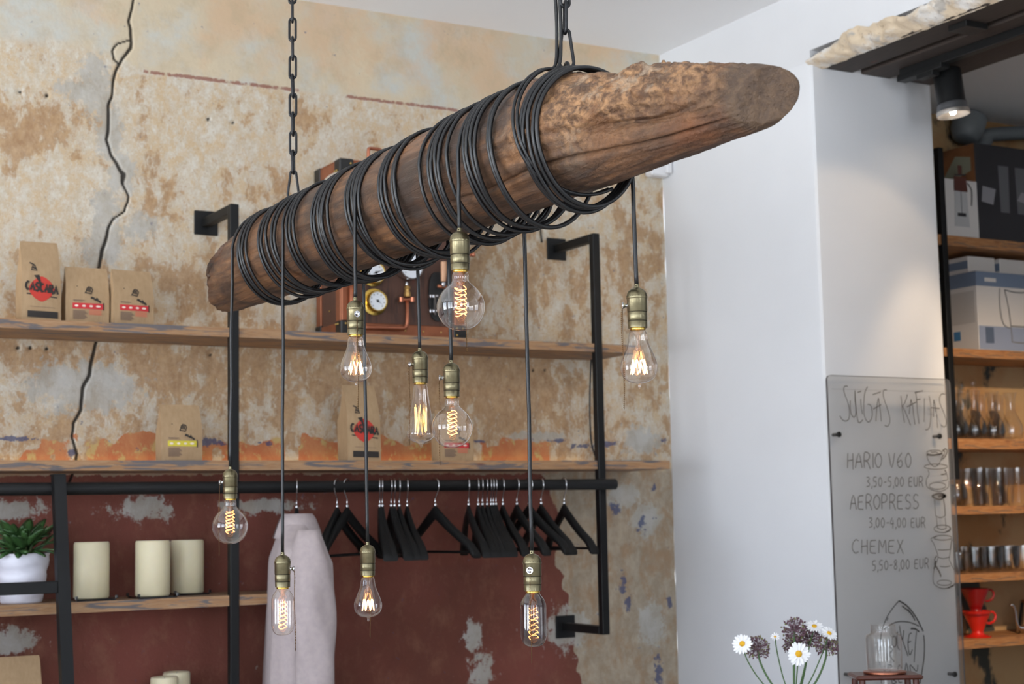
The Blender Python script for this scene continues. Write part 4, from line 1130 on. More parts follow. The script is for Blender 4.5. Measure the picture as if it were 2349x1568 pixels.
MB().tube([fpt(933, 645), fpt(933, 658)], .006, 12).build('gauge_stem', CHROME, root, smooth='all')
pc = fpt(1006, 680, y0 - .008)
ov = [(pc[0] + .038 * math.copysign(abs(math.cos(a)) ** .7, math.cos(a)), pc[2] + .088 * math.copysign(abs(math.sin(a)) ** .8, math.sin(a)) * 1.0) for a in np.linspace(0, 2 * PI, 28, endpoint=False)]
MB().prism(ov, y0 - .008, y0 - .001).build('switch_plate', LEATH, root)
sw = MB()
for py in (679, 713): q = fpt(993, py, y0 - .02); sw.bbox((q[0] - .010, q[1], q[2] - .006), (q[0] + .012, q[1] + .02, q[2] + .006), .002); q2 = fpt(1001, py, y0 - .02); sw.ball((q2[0], q2[1] - .004, q2[2]), .006, 10)
qa, qb = fpt(998, 676, y0 - .028), fpt(998, 722, y0 - .028); sw.box((qa[0] - .003, qa[1], qb[2]), (qa[0] + .003, qa[1] + .008, qa[2]))
sw.build('knife_switch', CHROME, root)
MB().tube([fpt(1018, 600, y0 - .05), fpt(1018, 625, y0 - .048), fpt(1017, 645, y0 - .045)], [.011, .0105, .0085], 14).build('wooden_handle', mat('handle_wood', (196, 150, 116), .5), root, smooth=40)
MB().lathe([(.006, -.012), (.008, 0), (.006, .006)], fpt(1017, 650, y0 - .044), 12).build('handle_ferrule', CHROME, root, smooth='all')
MB().tube([fpt(1004, 656, y0 - .03), fpt(1046, 660, y0 - .03)], .006, 10).build('copper_strap', CT, root, smooth='all')
MB().tube([(x1 + .001, y0 + .06, fpt(1095, 583)[2]), (x1 + .045, y0 + .02, fpt(1095, 583)[2] + .004)], [.012, .006], 12).ball((x1 + .047, y0 + .018, fpt(1095, 583)[2] + .004), .009, 10).build('side_tap', CTP, root, smooth='all')
for px0, px1 in ((841, 878), (899, 938)):
    a = onY(px0, 355, y0 + .06); bx0 = a[0]; bx1 = a[0] + .058
    hz = z1 + .062
    MB().tube(smoothpts([(bx0, y0 + .045, z1 - .002), (bx0, y0 + .045, hz - .012), (bx0 + .004, y0 + .045, hz - .002), (bx0 + .012, y0 + .047, hz), (bx1 - .008, y0 + .060, hz + .002), (bx1, y0 + .062, hz - .010), (bx1, y0 + .062, z1 - .002)], 4), .0062, 10).build('pipe_handle', CTP, root, smooth='all')
    MB().lathe([(.015, 0), (.015, .004), (.009, .006), (.009, .018), (.007, .02)], (bx0, y0 + .045, z1 + .001), 16).lathe([(.015, 0), (.015, .004), (.009, .006), (.009, .018), (.007, .02)], (bx1, y0 + .062, z1 + .001), 16).build('handle_flange', mat('valve_brass', (0, 0, 0)), root, smooth=40)

# ------------------------------------------------------------------ candles and pot
g = G('candle_wax'); g.base(g.mix(g.rng(g.noise(8, 3), .3, .7), lin((222, 212, 180)), lin((212, 202, 168))), .5)
g.b.inputs['Subsurface Weight'].default_value = .25; g.b.inputs['Subsurface Radius'].default_value = (.02, .014, .006); g.b.inputs['Subsurface Scale'].default_value = .5
WAX = g.M; DARKG = glass('coaster_glass', (.35, .35, .35), 1.0, 0, .25, (.05, .05, .05)); WICK = mat('wick', (40, 36, 32), .9)
def candle(x, y, z, r, h, label, plate=True):
    root = thing('pillar_candle', (x, y, z), label, 'candle', 'cream pillar candles')
    o_ = .006 if plate else .0002
    MB().lathe([(r - .004, o_), (r, o_ + .004), (r, o_ + h - .006), (r - .003, o_ + h), (r - .012, o_ + h - .001), (r - .018, o_ + h - .008), (.0005, o_ + h - .010)], (x, y, z), 48).build('wax_body', WAX, root, smooth=50)
    MB().tube([(x, y, z + o_ + h - .011), (x + .001, y, z + o_ + h - .001)], .0012, 6).build('wick', WICK, root)
    return root
def coaster(x, y, z, w, label):
    o = MB().bbox((x - w, y - w, z), (x + w, y + w, z + .0055), .002)
    for sx in (-1, 1):
        for sy in (-1, 1): o.bbox((x + sx * w - .004, y + sy * w - .004, z + .0055), (x + sx * w + .004, y + sy * w + .004, z + .016), .001)
    tag(o.build('glass_coaster', DARKG), label, 'coaster', 'dark glass candle plates')
z3 = 1.2723
for px, py, yy, lb in ((210, 1368, 5.0, 'cream pillar candle standing alone between the ladder and the pair of candles'), (350, 1362, 4.985, 'front left candle of the pair on the lower shelf'), (429, 1357, 5.10, 'candle behind and right of the pair\'s front candle, on the lower shelf')):
    q = onY(px, 1300, yy)
    coaster(q[0], yy, z3, .062 if yy < 5.05 else .058, 'dark glass plate under the ' + ('lone cream candle' if px == 210 else 'front candle of the pair' if px == 350 else 'rear candle of the pair'))
    candle(q[0], yy, z3, .0545, .172 if yy > 5.05 else .174, lb)
for px, yy, hh, lb in ((377, 5.04, .178, 'cream candle on the bottom shelf, only its top in view, the left of two'), (405, 5.12, .184, 'cream candle on the bottom shelf, only its top in view, the right of two')):
    q = onY(px, 1550, yy); candle(q[0], yy, .8403, .044, hh if px == 377 else hh, lb, False)

POTM = mat('pot_white', (226, 226, 238), .35)
q = onY(49, 1330, 5.02)
root = thing('potted_plant', (q[0], 5.02, z3), 'green succulent in a wavy white pot at the left edge of the lower shelf', 'potted plant')
n = 72; pr = [(.058, 0), (.062, .004)] + [(.062 + .022 * t, .004 + .146 * t) for t in np.linspace(.05, 1, 22)] + [(.080, .151), (.078, .140)]
V = []; F = []
for k, (r, z) in enumerate(pr):
    for j in range(n):
        a = 2 * PI * j / n
        wv = .0016 * math.tanh(6 * math.sin(2 * PI * (z / .05) + 1.6 * math.sin(a * 2) + a)) if .01 < z < .148 else 0
        V.append((q[0] + (r + wv) * math.cos(a), 5.02 + (r + wv) * math.sin(a), z3 + z))
for k in range(len(pr) - 1):
    for j in range(n): F.append((k * n + j, k * n + (j + 1) % n, (k + 1) * n + (j + 1) % n, (k + 1) * n + j))
F.append(tuple(range(n)))
MB().add(V, F).build('pot', POTM, root, smooth=60)
MB().lathe([(.0785, .140), (.0005, .143)], (q[0], 5.02, z3), 32, None, False, False).build('soil', mat('soil', (50, 38, 30), .95, bump=.5), root)
g = G('succulent_leaf'); g.base(g.mix(g.rng(g.noise(18, 4), .35, .65), lin((44, 78, 40)), lin((70, 104, 56))), .38); LEAF = g.M
rs = random.Random(5)
lv = MB(); st = MB()
for k in range(95):
    a = rs.uniform(0, 2 * PI); el = rs.uniform(.0, 1.35); L = rs.uniform(.045, .095) ; base = Vector((q[0] + .045 * math.cos(a) * rs.random(), 5.02 + .045 * math.sin(a) * rs.random(), z3 + .145 + rs.uniform(0, .05)))
    d = Vector((math.cos(a) * math.cos(el), math.sin(a) * math.cos(el), math.sin(el))); 
    if el < .3: base = Vector((q[0] + .06 * math.cos(a), 5.02 + .06 * math.sin(a), z3 + .155))
    sd = d.cross(Vector((0, 0, 1))).normalized(); up = sd.cross(d)
    V = []; nn = 7
    for i in range(nn):
        t = i / (nn - 1); wdt = .017 * math.sin(PI * (t * .85 + .08)) ** .8 * L / .07; c = base + d * L * t + up * (-.02 * t * t)
        V += [c + sd * wdt, c + up * .003 + sd * wdt * .3, c - sd * wdt, c - up * .002]
    F = [(i * 4 + j, i * 4 + (j + 1) % 4, (i + 1) * 4 + (j + 1) % 4, (i + 1) * 4 + j) for i in range(nn - 1) for j in range(4)] + [(0, 1, 2, 3), tuple((nn - 1) * 4 + j for j in range(4))]
    lv.add(V, F)
for k in range(9):
    a = k * .7; st.tube([(q[0] + .02 * math.cos(a), 5.02 + .02 * math.sin(a), z3 + .14), (q[0] + .04 * math.cos(a), 5.02 + .04 * math.sin(a), z3 + .20)], .004, 6)
lv.build('leaves', LEAF, root, smooth='all'); st.build('stem', mat('plant_stem', (84, 92, 54), .6), root)

# ------------------------------------------------------------------ menu board on the pier
YM = YJ - .030
ACR = glass('acrylic', (.965, .965, .96), .8, .05, .07, (.62, .61, .60)); ACE = mat('acrylic_edge', (92, 88, 88), .3)
root = thing('menu_board', (3.99, YM, .55), 'clear acrylic menu board with handwritten coffee prices fixed to the white pier', 'menu board')
bx0, bx1, bz1, bz0 = 3.699, 4.288, 1.974, .55; th = .006
rr = .02
P = [(bx0, bz0), (bx1, bz0), (bx1, bz1 - rr)] + [(bx1 - rr + rr * math.cos(a), bz1 - rr + rr * math.sin(a)) for a in (.4, .8, 1.2)] + [(bx1 - rr, bz1), (bx0 + rr, bz1)] + [(bx0 + rr + rr * math.cos(a), bz1 - rr + rr * math.sin(a)) for a in (1.97, 2.37, 2.77)] + [(bx0, bz1 - rr)]
MB().prism(P, YM, YM + th).build('acrylic_sheet', ACR, root)
e = .0022
Pi = [(min(max(a, bx0 + e), bx1 - e), min(max(b, bz0 + e), bz1 - e)) for a, b in P]
n = len(P); mb = MB(); 
for Y_ in (YM - .0003,):
    V = [(a, Y_, b) for a, b in P] + [(a, Y_, b) for a, b in Pi] + [(a, YM + th + .0003, b) for a, b in P]
    mb.add(V, [(i, (i + 1) % n, n + (i + 1) % n, n + i) for i in range(n)] + [(i, (i + 1) % n, 2 * n + (i + 1) % n, 2 * n + i) for i in range(n)])
mb.build('sheet_edge', ACE, root)
mb = MB().box((bx1 - .0245, YM - .0006, bz0 + .01), (bx1 - .023, YM - .0001, bz1 - .02)).box((bx0 + .02, YM - .0006, 1.925), (bx1 - .03, YM - .0001, 1.9258)); mb.build('score_line', mat('score_grey', (128, 126, 126), .5), root)
for px, py in ((1925, 996), (2156, 1000), (1953, 1547), (2191, 1546)):
    c = onY(px, py, YM - .004)
    MB().lathe([(.0085, -.006), (.0100, -.004), (.0100, .0), (.0060, .001), (.0060, .029), (.0005, .029)], (c[0], YM - .001, c[2]), 20, Matrix.Rotation(-PI / 2, 4, 'X')).build('standoff', LEATH, root, smooth=40)
MARK = mat('marker_ink', (100, 95, 90), .7); MARKD = mat('marker_ink_dark', (48, 46, 44), .7)
def zp(st, ox, oy, s): return [onY(ox + x / s, oy + y / s, YM - .0006) for x, y in st]
def ell(cx, cy, rx, ry, a0=0, a1=2 * PI, n=22): return [(cx + rx * math.cos(a), cy + ry * math.sin(a)) for a in np.linspace(a0, a1, n)]
def draw(name, groups, wd, material=MARK):
    mb = MB()
    for sts, (ox, oy, s) in groups:
        for st in sts:
            w = wd
            if isinstance(st, tuple): st, w = st
            q = zp(st, ox, oy, s); q = smoothpts(q, 3) if len(q) > 2 else q
            mb.ribbon(q, w, (0, -1, 0))
    return mb.build(name, material, root)
A1 = (1880, 850, 6.03); A2 = (1920, 1100, 5.807); A3 = (1940, 1350, 7.193)
title = [[(390, 215), (350, 215), (335, 260), (350, 330), (385, 420), (410, 520), (415, 620), (395, 680), (350, 695), (310, 670), (280, 620)],
 [(425, 410), (425, 520), (440, 600), (475, 645), (500, 600), (500, 500), (490, 400), (490, 270)], [(490, 270), (500, 450), (515, 600), (530, 690), (555, 720), (600, 675)],
 [(525, 300), (580, 280)], [(570, 390), (575, 480), (595, 600)], [(665, 220), (630, 290), (615, 400), (612, 520), (620, 620), (650, 690), (680, 710), (715, 670), (730, 600), (720, 520), (700, 470), (665, 465)],
 [(780, 700), (785, 600), (795, 480), (815, 375)], [(815, 375), (830, 480), (845, 600), (855, 700)], [(745, 530), (855, 465)], [(735, 330), (850, 290)],
 [(930, 265), (890, 265), (880, 320), (895, 400), (930, 500), (965, 620), (970, 720), (935, 770), (900, 750)],
 [(1125, 345), (1140, 480), (1155, 600), (1175, 715)], [(1215, 325), (1190, 420), (1150, 490)], [(1150, 490), (1200, 600), (1260, 755)],
 [(1240, 600), (1250, 500), (1265, 395)], [(1265, 395), (1290, 500), (1305, 640), (1320, 745)], [(1210, 500), (1350, 425)], [(1330, 290), (1345, 430), (1355, 580), (1375, 730)], [(1315, 305), (1430, 275)], [(1345, 400), (1395, 390)],
 [(1450, 380), (1450, 550), (1445, 710)], [(1515, 345), (1540, 500), (1535, 700), (1510, 800), (1465, 815)], [(1575, 640), (1575, 500), (1580, 400)], [(1580, 400), (1610, 550), (1635, 790)], [(1545, 510), (1660, 520)],
 [(1735, 325), (1690, 320), (1660, 370), (1665, 450), (1710, 560), (1750, 680), (1745, 760), (1710, 775), (1680, 745)]]
draw('title_lettering', [(title, A1)], .0034)
def textline(tx, xa, ya, xb, yb, h):
    return [[(xa + (xb - xa) * u, ya + (yb - ya) * u - h * v) for u, v in st] for st in strokes(tx)]
for tl in (('HARIO V60', 1943, 1073, 2096, 1072, 34), ('AEROPRESS', 1950, 1168, 2112, 1166, 33), ('CHEMEX', 1955, 1268, 2078, 1268, 31)):
    draw('drink_name', [(textline(*tl), (0, 0, 1))], .0034)
for tl in (('3,50-5,00 EUR', 1987, 1116, 2120, 1115, 22), ('3,00-4,00 EUR', 1993, 1209, 2125, 1209, 22), ('5,50-8,00 EUR', 2001, 1308, 2133, 1302, 22)):
    draw('price_lettering', [(textline(*tl), (0, 0, 1))], .0030)
cup = [ell(1590, 1130, 105, 32), ([(1480, 1160), (1560, 1168), (1640, 1158), (1700, 1140)], .006), [(1480, 1150), (1500, 1230), (1540, 1290), (1590, 1325), (1650, 1290), (1680, 1230), (1710, 1150)],
       ([(1700, 1110), (1740, 1080), (1765, 1110), (1740, 1180), (1690, 1230)], .005), [(1710, 1120), (1735, 1110), (1725, 1160), (1690, 1200)], ell(1610, 1325, 160, 36),
       [(1500, 1370), (1515, 1430), (1480, 1500), (1475, 1568)], ([(1730, 1370), (1755, 1420), (1680, 1435)], .005), [(1755, 1420), (1775, 1500), (1700, 1520)], [(1540, 1110), (1560, 1130), (1600, 1120), (1640, 1140)]]
srv = [ell(1340, 80, 110, 45), [(1190, 20), (1200, 90), (1280, 140), (1380, 155), (1480, 100), (1490, 10)]]
aero = [([(1265, 215), (1330, 188), (1400, 185), (1455, 215)], .007), ([(1455, 215), (1375, 262), (1300, 240), (1265, 215)], .007), ([(1350, 225), (1400, 205), (1440, 215), (1390, 240)], .010), [(1300, 260), (1305, 370), (1315, 480)], ([(1420, 260), (1435, 370), (1442, 480)], .005),
        [(1315, 480), (1380, 505), (1445, 478)], [(1325, 500), (1332, 580), (1340, 650)], [(1440, 500), (1448, 570), (1452, 630)], ell(1405, 652, 110, 50), [(1340, 640), (1400, 662), (1460, 640)], ([(1440, 700), (1500, 670), (1505, 630)], .005)]
chem = [ell(1410, 770, 120, 32), [(1330, 755), (1250, 785), (1290, 850), (1330, 960), (1345, 1010), (1340, 1060)], ([(1530, 790), (1510, 930)], .005), [(1510, 930), (1500, 1020), (1495, 1060), (1540, 1160), (1590, 1260), (1580, 1370), (1480, 1440), (1380, 1440), (1290, 1380), (1280, 1280), (1300, 1180), (1340, 1060)],
        [(1340, 930), (1420, 935), (1515, 925)], [(1350, 1030), (1420, 1050), (1500, 1025)], [(1370, 1150), (1440, 1160), (1510, 1145)], ([(1320, 1080), (1300, 1120), (1330, 1170), (1370, 1240), (1385, 1290)], .007), ([(1330, 1010), (1300, 1060), (1310, 1110), (1290, 1190)], .005),
        ell(1430, 1370, 95, 35), ([(1480, 1440), (1560, 1400)], .006)]
draw('equipment_drawings', [(cup, A1), (srv + aero + chem, A2)], .0030)
rk = [[(880, 195), (790, 300), (700, 430), (640, 560), (595, 690), (570, 900), (560, 1200), (590, 1560)], ([(880, 195), (1000, 270), (1100, 380), (1190, 520), (1240, 620), (1280, 700)], .0055), ([(1285, 760), (1300, 900), (1295, 1100), (1270, 1300), (1225, 1560)], .0050),
      [(630, 670), (720, 600), (850, 545), (980, 540), (1100, 565), (1210, 615)], ([(930, 280), (1040, 370), (1100, 440), (1145, 520)], .0045), [(1020, 330), (1100, 430), (1145, 520)], [(700, 475), (680, 520)],
      [(885, 605), (910, 750), (950, 880), (1030, 1110)], [(960, 680), (940, 850)], [(1090, 730), (1050, 750), (1030, 880), (1035, 1000), (1060, 1090), (1100, 1000)], [(1020, 880), (1080, 865)], ([(1075, 655), (1150, 660), (1215, 710)], .0055), [(1170, 700), (1150, 900), (1130, 1210)],
      [(860, 700), (845, 780), (855, 950), (900, 1010)], [(690, 1200), (680, 950), (780, 1000), (720, 1080), (800, 1200)], ell(800, 870, 35, 90), [(980, 1360), (1000, 1220), (1035, 1370)], [(1070, 1370), (1065, 1250), (1170, 1360), (1190, 1250)],
      [(760, 1460), (770, 1560), (840, 1540), (780, 1500)], [(870, 1460), (880, 1540), (930, 1540)], [(700, 1250), (700, 1400), (780, 1370), (710, 1320), (770, 1270), (700, 1250)], [(900, 1250), (860, 1300), (880, 1370), (930, 1360)]]
draw('rocket_drawing', [(rk, A3)], .0036, MARKD)

# ------------------------------------------------------------------ coffee bar shelves beyond the opening
YS = 4.90
wall_frame(4.965, 1.625, 3.05, 'black upright of the coffee bar shelves, seen past the edge of the pier', 'black steel shelf frames', YS, YB)
wall_frame(6.35, 1.0, 3.05, 'second black upright of the coffee bar shelves, right of the kettle', 'black steel shelf frames', YS, YB)
SHZ = [(2.670, .044, 'top'), (2.182, .036, 'second'), (1.797, .044, 'third'), (1.511, .034, 'fourth'), (1.227, .034, 'fifth'), (.955, .036, 'sixth')]
for i, (z, t_, lb) in enumerate(SHZ):
    shelf(4.93, 6.6, z, t_, [4.965, 6.35] if z > 1.63 else [6.35], lb + ' plank from the top of the coffee bar shelves', YS + .008 if True else YS, YB - .002, PINE2, 'plank shelves of the coffee bar')
BOXW = mat('carton_white', (206, 204, 202), .6); BOXK = mat('carton_black', (40, 40, 44), .5); BOXB = mat('carton_brown', (128, 84, 52), .65, var=.3, vscale=9); BOXBL = mat('carton_blue', (108, 124, 148), .55); CGR = mat('carton_grey_print', (120, 122, 124), .6)
# black box with glass picture, brown side
z = 2.6702
root = thing('carton', (5.55, 4.93, z), 'large black cardboard box with printed glasses on the top bar shelf', 'box', 'cardboard boxes on the bar shelves')
MB().bbox((5.195, 4.925, z), (5.93, 5.185, 3.10), .002).build('box', BOXK, root)
MB().box((5.192, 4.93, z + .002), (5.1955, 5.18, 3.098)).build('side_print', BOXB, root)
MB().add([(5.1915, 4.95, 2.98), (5.1915, 4.95, 3.04), (5.1915, 5.04, 3.06), (5.1915, 5.11, 2.98), (5.1915, 5.07, 2.95)], [(0, 1, 2, 3, 4)]).build('side_patch', mat('carton_pale', (150, 150, 130), .6), root)
for xa in (5.335, 5.44, 5.60, 5.71):
    MB().add([(xa, 4.9235, 2.80), (xa + .055, 4.9235, 2.80), (xa + .060, 4.9235, 3.01), (xa - .005, 4.9235, 3.01)], [(0, 1, 2, 3)]).build('printed_glass', mat('print_glass', (96, 98, 102), .5), root)
MB().prism([(5.22, 2.84), (5.29, 2.83), (5.31, 2.90), (5.23, 2.91)], 4.9235, 4.9245).build('printed_flower', mat('print_flower', (140, 140, 146), .5), root)
MB().prism([(5.44, 2.86), (5.55, 2.84), (5.53, 2.89), (5.47, 2.90)], 4.9232, 4.9242).build('printed_flower', MATS['print_flower'], root)
# press box
a, b = onY(2168, 405, 4.915), onY(2247, 550, 4.915)
root = thing('carton', (a[0], 4.915, z), 'white box printed with a coffee press, in the left corner of the top bar shelf', 'box', 'cardboard boxes on the bar shelves')
zt = a[2] - .006
MB().bbox((4.984, 4.915, z), (5.186, 5.13, zt), .002).build('box', BOXW, root)
yy = 4.9135; xc = 5.085
MB().prism([(xc - .045, z + .045), (xc + .045, z + .045), (xc + .035, z + .21), (xc - .035, z + .21)], yy, yy + .001).build('printed_jug', mat('print_jug', (176, 178, 180), .6), root)
MB().prism([(xc - .04, z + .20), (xc + .04, z + .20), (xc + .035, z + .265), (xc - .038, z + .265)], yy - .0006, yy).prism([(xc - .012, z + .27), (xc + .012, z + .27), (xc + .012, z + .315), (xc - .012, z + .315)], yy - .0006, yy).build('printed_coffee', mat('print_coffee', (84, 44, 34), .6), root)
MB().ribbon([(xc - .035, yy - .0008, z + .27), (xc + .035, yy - .0008, z + .275)], .006, (0, -1, 0)).ribbon(smoothpts([(xc + .04, yy - .0008, z + .24), (xc + .065, yy - .0008, z + .21), (xc + .06, yy - .0008, z + .14)], 4), .006, (0, -1, 0)).ribbon([(xc, yy - .0008, z + .10), (xc, yy - .0008, z + .20)], .003, (0, -1, 0)).prism([(xc - .025, z + .09), (xc + .025, z + .09), (xc + .025, z + .105), (xc - .025, z + .105)], yy - .0008, yy).build('printed_outline', BOXK, root)
# pitcher box
z = 2.1822
root = thing('carton', (5.15, 4.915, z), 'blue and white box printed with a water jug on the second bar shelf', 'box', 'cardboard boxes on the bar shelves')
zt = z + .345
MB().bbox((5.150, 4.915, z), (5.72, 5.17, zt), .002).build('box', BOXW, root)
MB().box((5.1492, 4.9142, zt - .065), (5.7205, 5.168, zt - .002)).build('blue_band', BOXBL, root)
MB().box((5.152, 4.9138, z + .003), (5.718, 4.9149, z + .105)).build('blue_panel', mat('carton_pale_blue', (140, 152, 176), .55), root)
MB().box((5.19, 4.9130, z + .03), (5.24, 4.9137, z + .10)).build('dark_panel', mat('carton_slate', (84, 98, 120), .55), root)
jb = MB(); X0 = 5.32; 
for st in ([(0, .27), (.02, .18), (.03, .06), (.035, .04), (.12, .04), (.125, .06), (.13, .18), (.15, .27)], [(0, .27), (.05, .262), (.11, .262), (.15, .27)], [(.03, .11), (.13, .11)], [(-.03, .275), (-.035, .20), (-.02, .12), (.02, .10)]):
    jb.ribbon(smoothpts([(X0 + a, 4.9132, z + b) for a, b in st], 3), .006, (0, -1, 0))
jb.build('printed_jug', CGR, root)
MB().lathe([(.022, 0), (.0005, .001)], (5.495, 4.913, zt - .085), 20, FACE, False, False).build('red_seal', RED, root)
MB().box((5.46, 4.913, z + .095), (5.54, 4.9137, z + .104)).build('red_print', RED, root)
MB().box((5.20, 4.9135, zt - .045), (5.27, 4.9141, zt - .028)).build('pale_print', BOXW, root)
MB().box((5.1490, 5.02, z + .05), (5.1496, 5.06, z + .09)).build('side_print', mat('print_blue', (60, 120, 170), .5), root)
MB().box((5.1490, 4.93, z + .12), (5.1494, 5.15, z + .26)).build('side_text_panel', mat('carton_side_grey', (184, 182, 180), .6), root)
for i, (xa, xb_, lb) in enumerate(((5.17, 5.335, 'small pale box on top of the jug box, left one'), (5.365, 5.56, 'small pale box on top of the jug box, right one'))):
    root = thing('carton', (xa, 4.98, zt + .0005), lb, 'box', 'cardboard boxes on the bar shelves')
    MB().bbox((xa, 4.975, zt + .0005), (xb_, 5.16, zt + .075), .002).build('box', BOXW, root)
    MB().box((xa - .0006, 4.978, zt + .02), (xa + .0002, 5.158, zt + .055)).build('side_print', BOXBL, root)
# glassware
GL = glass('clear_glass', (.985, .985, .98), 1.0, f0=.05, power=4.0)
def glassware(kind, x, y, z, label, s=1.0):
    root = thing({'carafe': 'glass_carafe', 'tumbler': 'tumbler', 'round': 'round_glass', 'cup': 'glass_cup'}[kind], (x, y, z), label, {'carafe': 'carafe', 'tumbler': 'glass', 'round': 'glass', 'cup': 'glass cup'}[kind], {'carafe': 'glass carafes on the third bar shelf', 'tumbler': 'tall tumblers on the fourth bar shelf', 'round': 'round glasses on the fourth bar shelf', 'cup': 'glass cups on the fifth bar shelf'}[kind])
    P = {'carafe': [(.035, .001), (.046, .012), (.052, .04), (.048, .07), (.034, .10), (.022, .125), (.019, .15), (.022, .185), (.030, .215), (.028, .215), (.020, .187), (.017, .15), (.020, .125), (.032, .099), (.046, .07), (.050, .04), (.044, .014), (.001, .006)],
         'tumbler': [(.030, .001), (.032, .005), (.036, .075), (.041, .082), (.040, .165), (.038, .165), (.039, .084), (.034, .075), (.030, .012), (.001, .010)],
         'round': [(.022, .001), (.034, .008), (.046, .030), (.048, .052), (.042, .080), (.038, .096), (.036, .096), (.040, .080), (.046, .052), (.044, .032), (.032, .011), (.001, .006)],
         'cup': [(.022, .001), (.034, .006), (.041, .022), (.043, .045), (.043, .095), (.041, .095), (.041, .045), (.039, .024), (.032, .009), (.001, .005)]}[kind]
    MB().lathe([(r * s, q * s) for r, q in P], (x, y, z), 28).build('vessel', GL, root, smooth=60)
    if kind == 'cup':
        MB().tube(smoothpts([(x - .041 * s, y - .012, z + .075 * s), (x - .064 * s, y - .02, z + .070 * s), (x - .066 * s, y - .02, z + .04 * s), (x - .042 * s, y - .012, z + .025 * s)], 4), .004 * s, 8).build('handle', GL, root, smooth='all')
    if kind == 'carafe' and label.endswith('stopper'):
        MB().lathe([(.001, .21), (.018, .212), (.018, .225), (.008, .232), (.014, .245), (.014, .256), (.001, .268)], (x, y, z), 20).build('stopper', GL, root, smooth='all')
    return root
names5 = ['first', 'second', 'third', 'fourth', 'fifth', 'sixth']
for row, yy in enumerate((5.00, 5.12)):
    for k in range(4):
        x = 5.075 + k * .112 + row * .055
        glassware('carafe', x, yy, 1.7972, '%s glass carafe in the %s row of the third bar shelf%s' % (names5[k], ('front', 'back')[row], ' with round stopper' if k < 2 else ''), 1.0 if k < 2 else .98)
for row, yy in enumerate((4.99, 5.10)):
    glassware('round', 5.045 + row * .05, yy, 1.5112, 'round stemless glass at the left end of the fourth bar shelf, ' + ('front' if row == 0 else 'behind the front one'))
    for k in range(3):
        glassware('tumbler', 5.19 + k * .115 + row * .04, yy, 1.5112, '%s tall tumbler of the %s row on the fourth bar shelf' % (names5[k], ('front', 'back')[row]))
for row, yy in enumerate((4.97, 5.08)):
    for k in range(5):
        x = 5.02 + k * .098 + row * .045
        glassware('cup', x, yy, 1.2272, '%s glass cup with handle in the %s row of the fifth bar shelf' % (names5[k], ('front', 'back')[row]), .95 if k < 1 else 1.15)
# red drippers, kettle
DR1 = mat('ceramic_red', (212, 36, 26), .2, coat=.5); DR2 = mat('plastic_dark_red', (140, 18, 18), .25, coat=.3)
def dripper(x, y, z, material, label):
    root = thing('coffee_dripper', (x, y, z), label, 'coffee dripper', 'red drippers on the sixth bar shelf')
    MB().lathe([(.010, .002), (.056, .0), (.058, .006), (.030, .012), (.024, .022), (.026, .030), (.036, .055), (.050, .085), (.060, .108), (.062, .112), (.058, .112), (.046, .085), (.020, .032), (.010, .02)], (x, y, z), 36).build('cone', material, root, smooth=50)
    MB().tube(smoothpts([(x + .055, y - .01, z + .100), (x + .078, y - .015, z + .104), (x + .092, y - .018, z + .088), (x + .084, y - .016, z + .066), (x + .060, y - .01, z + .056), (x + .040, y - .008, z + .062)], 4), .0052, 10).build('handle', material, root, smooth='all')
    return root
q = onY(2243, 1455, 4.99)
dripper(q[0], 4.99, .9552, DR1, 'bright red ceramic coffee dripper standing on the sixth bar shelf')
dripper(q[0] - .004, 4.99, 1.0492, DR2, 'dark red coffee dripper stacked on top of the bright red one')
q = onY(2372, 1455, 4.99); x = q[0]
root = thing('kettle', (x, 4.99, .9552), 'steel gooseneck kettle with black lid knob at the right edge of the sixth bar shelf', 'kettle')
MB().lathe([(.070, .001), (.074, .006), (.066, .06), (.056, .125), (.054, .14), (.050, .143), (.030, .147), (.001, .149)], (x, 4.99, .9552), 40).build('body', CHROME, root, smooth=50)
MB().lathe([(.001, .145), (.010, .150), (.014, .165), (.016, .172), (.001, .175)], (x, 4.99, .9552), 20).build('lid_knob', LEATH, root, smooth='all')
MB().tube(smoothpts([(x - .064, 4.985, .98), (x - .10, 4.98, .985), (x - .118, 4.975, 1.01), (x - .13, 4.97, 1.06), (x - .15, 4.965, 1.085), (x - .165, 4.96, 1.083)], 5), .0055, 10).build('spout', CHROME, root, smooth='all')
MB().tube(smoothpts([(x + .05, 4.99, 1.09), (x + .10, 4.99, 1.10), (x + .115, 4.99, 1.05), (x + .10, 4.99, .99)], 5), .009, 10).build('handle', LEATH, root, smooth='all')
# pipes on the bar wall
PG = mat('grey_pipe', (116, 122, 126), .5)
root = thing('ceiling_pipe', (5.6, 5.12, 3.1), 'grey pipe bending along the bar wall above the black box', 'pipe')
MB().tube(smoothpts([(5.48, 5.15, 3.104), (5.48, 5.15, 3.14), (5.50, 5.14, 3.19), (5.56, 5.12, 3.22), (6.2, 4.95, 3.26), (7.5, 4.7, 3.28)], 6), .032, 14).build('pipe', PG, root, smooth='all')
MB().lathe([(.036, -.02), (.036, .02)], (5.48, 5.15, 3.13), 20).build('collar', PG, root, smooth=40)
tag(MB().lathe([(.045, 0), (.06, .01), (.075, .05), (.078, .12), (.001, .14)], (5.32, 5.10, 3.16), 24, Matrix.Rotation(.35, 4, 'Y')).build('wall_vent', PG, smooth=50), 'grey rounded fitting on the bar wall just below the spotlight', 'vent')

